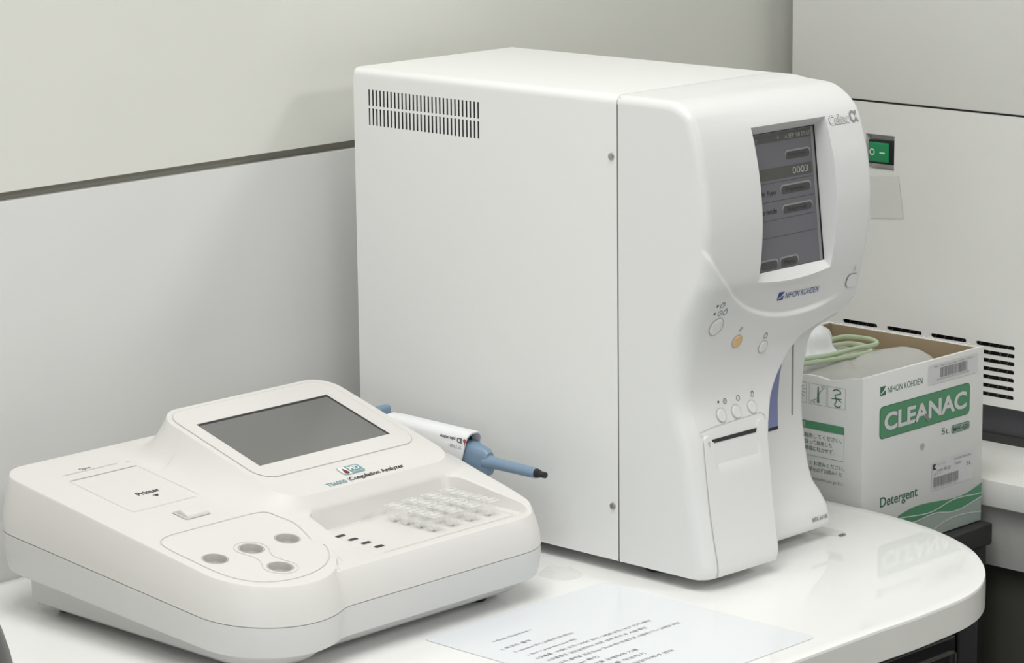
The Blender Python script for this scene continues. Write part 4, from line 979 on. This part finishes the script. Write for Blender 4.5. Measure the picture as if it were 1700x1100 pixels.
# ------------------------------------------------------------------ black stand under the box
sd_ = thing('plastic_stand', 'black plastic stand carrying the detergent box', 'stand', (.40, -.21, FL))
box('stand_top', (.298, .4915, -.315, -.090, -.0770, -.0562), M['stool'], sd_, bevel=.0025)
box('stand_body', (.303, .4880, -.311, -.094, FL, -.0768), M['stool'], sd_, bevel=.002)

# ------------------------------------------------------------------ bench and large instrument
XB, XM = .505, .620
bn = thing('side_bench', 'white side bench under the big instrument on the right', 'bench', (1.0, -.5, FL))
box('bench_top', (XB, 1.35, -1.4, .050, -.0468, -.0212), M['bench'], bn, bevel=.0012)
box('apron', (XB+.010, 1.33, -1.39, .045, -.1050, -.0468), M['apron'], bn, label='smudged grey panel under the bench top')
box('bench_cabinet', (XB+.022, 1.32, -1.38, .040, FL, -.1052), M['olive'], bn, label='dark olive cabinet body below the bench')
mc = thing('large_instrument', 'large pale instrument on the bench with green switch and dark slots', 'lab instrument', (.95, -.4, -.0212))
box('upper_cover', (XM, 1.25, -1.2, .0265, .2982, .95), M['machine'], mc, bevel=.0010, seg=2)
box('cover_gap', (XM+.002, 1.24, -1.19, .0255, .2960, .2983), M['black'], mc)
# lower panel with slots and the switch recess cut through
scols = [(-.0405, -.0832), (-.0950, -.1372), (-.1480, -.1900), (-.2013, -.2459)]; srows = [.0268, .0352, .0437, .0516, .0597, .0675, .0752]
zlo, zhi = .0160, .2962; hh_ = []
for a, b in scols:
    for z in srows: hh_.append(rrect(-a, -b, z-.0021, z+.0021, .0019, 4))
SWY0, SWY1, SWZ0, SWZ1 = .0665, .1010, .2300, .2655
hh_.append([(SWY0, SWZ0), (SWY1, SWZ0), (SWY1, SWZ1), (SWY0, SWZ1)])
outl = dense([(-.0265, zlo), (1.2, zlo), (1.2, zhi), (-.0265, zhi)], .05)
V_, F_ = cdt(outl, .04, hh_)
v = [(XM, -a, b) for a, b in V_]; f = [tuple(q) for q in F_]
for h in hh_[:-1]:
    k = len(v); n = len(h); v += [(XM, -a, b) for a, b in h]+[(XM+.0018, -a, b) for a, b in h]; f += [(k+i, k+(i+1) % n, k+n+(i+1) % n, k+n+i) for i in range(n)]
k = len(v); h = hh_[-1]; v += [(XM, -a, b) for a, b in h]+[(XM+.008, -(a*.9+.08375*.1), b*.9+.24775*.1) for a, b in h]; f += [(k+i, k+(i+1) % 4, k+4+(i+1) % 4, k+4+i) for i in range(4)]; f.append((k+4, k+5, k+6, k+7))
k = len(v); v += [(XM, .0265, zlo), (XM, .0265, zhi), (1.25, .0265, zhi), (1.25, .0265, zlo), (XM, -1.2, zlo), (XM, -1.2, zhi), (1.25, -1.2, zhi), (1.25, -1.2, zlo)]
f += [(k, k+1, k+2, k+3), (k+4, k+7, k+6, k+5), (k+3, k+2, k+6, k+7), (k+1, k+5, k+6, k+2)]
from_py('lower_panel', v, f, M['machine'], mc, smooth=False, recalc=True)
box('slot_backing', (XM+.012, XM+.014, -.26, -.03, .020, .082), M['black'], mc)
bm = bmesh.new()
for z in srows:
    y = -.043; s = 1
    while y > -.250:
        v4 = [bm.verts.new(p) for p in ((XM+.007, y, z-.003*s), (XM+.007, y-.0006, z-.003*s), (XM+.007, y-.0046, z+.003*s), (XM+.007, y-.0040, z+.003*s))]
        w4 = [bm.verts.new((p.co.x+.0006, p.co.y, p.co.z)) for p in v4]
        bm.faces.new(v4); bm.faces.new(w4[::-1])
        for i in range(4): bm.faces.new((v4[i], w4[i], w4[(i+1) % 4], v4[(i+1) % 4]))
        y -= .0105; s = -s if int(z*10000) % 2 else s
from_bm('inner_mesh', bm, M['lcd_hi'], mc, label='pale lattice behind the slots')
box('base_band', (XM+.012, 1.24, -1.19, .022, -.0130, .0160), M['slate'], mc, label='slate grey recessed band')
box('base_foot', (XM+.006, 1.245, -1.195, .024, -.0212, -.0130), M['slatedk'], mc)
sw = box('rocker_switch', (XM-.0005, XM+.0080, -.0995, -.0700, .2368, .2600), M['blackgloss'], mc, bevel=.001)
box('switch_key', (XM-.0022, XM+.0004, -.0955, -.0718, .2388, .2580), M['switch'], sw, bevel=.0012, label='green switch key')
kf = lambda u, v_: (XM-.0024, -u, v_)
strip('switch_mark', ring_poly(.0760, .2485, .0027, 24), .0010, kf, M['white_print'], sw)
strip('switch_mark', [(.0850, .2482), (.0915, .2482)], .0012, kf, M['white_print'], sw, False)
cvf = flatpoly('film_cover', [[(.0740, .1822), (.1141, .1860), (.1070, .2278), (.0705, .2240)]], lambda u, v_: (XM-.0007, -u, v_), M['film'], mc, label='clear film label below the switch')
strip('film_edge', [(.0740, .1822), (.1141, .1860), (.1070, .2278)], .0005, lambda u, v_: (XM-.0009, -u, v_), M['apron'], cvf, False)

# ------------------------------------------------------------------ dark object at the left desk end, unseen bulk enlarged to shade the low analyzer
mo = thing('device_housing', 'rounded dark grey plastic housing at the left end of the desk, made tall to block light', 'device', (-.7985, -.337, 0))
V = []; F = []; nu, nv = 64, 16
for j in range(nv+1):
    t = j/nv; cp = math.cos(t*math.pi/2)**.45; zz_ = .002+.198*math.sin(t*math.pi/2)**.6 if j else .002
    for i in range(nu):
        a = 2*math.pi*i/nu; e = .55; c_ = math.copysign(abs(math.cos(a))**e, math.cos(a)); s_ = math.copysign(abs(math.sin(a))**e, math.sin(a))
        V.append((-.7985+.130*c_*cp, -.337+.130*s_*cp, zz_))
for j in range(nv):
    for i in range(nu): F.append((j*nu+i, j*nu+(i+1) % nu, (j+1)*nu+(i+1) % nu, (j+1)*nu+i))
F.append(tuple(range(nu))[::-1])
from_py('shell', V, F, M['darkgrey'], mo, smooth=True, auto=60)
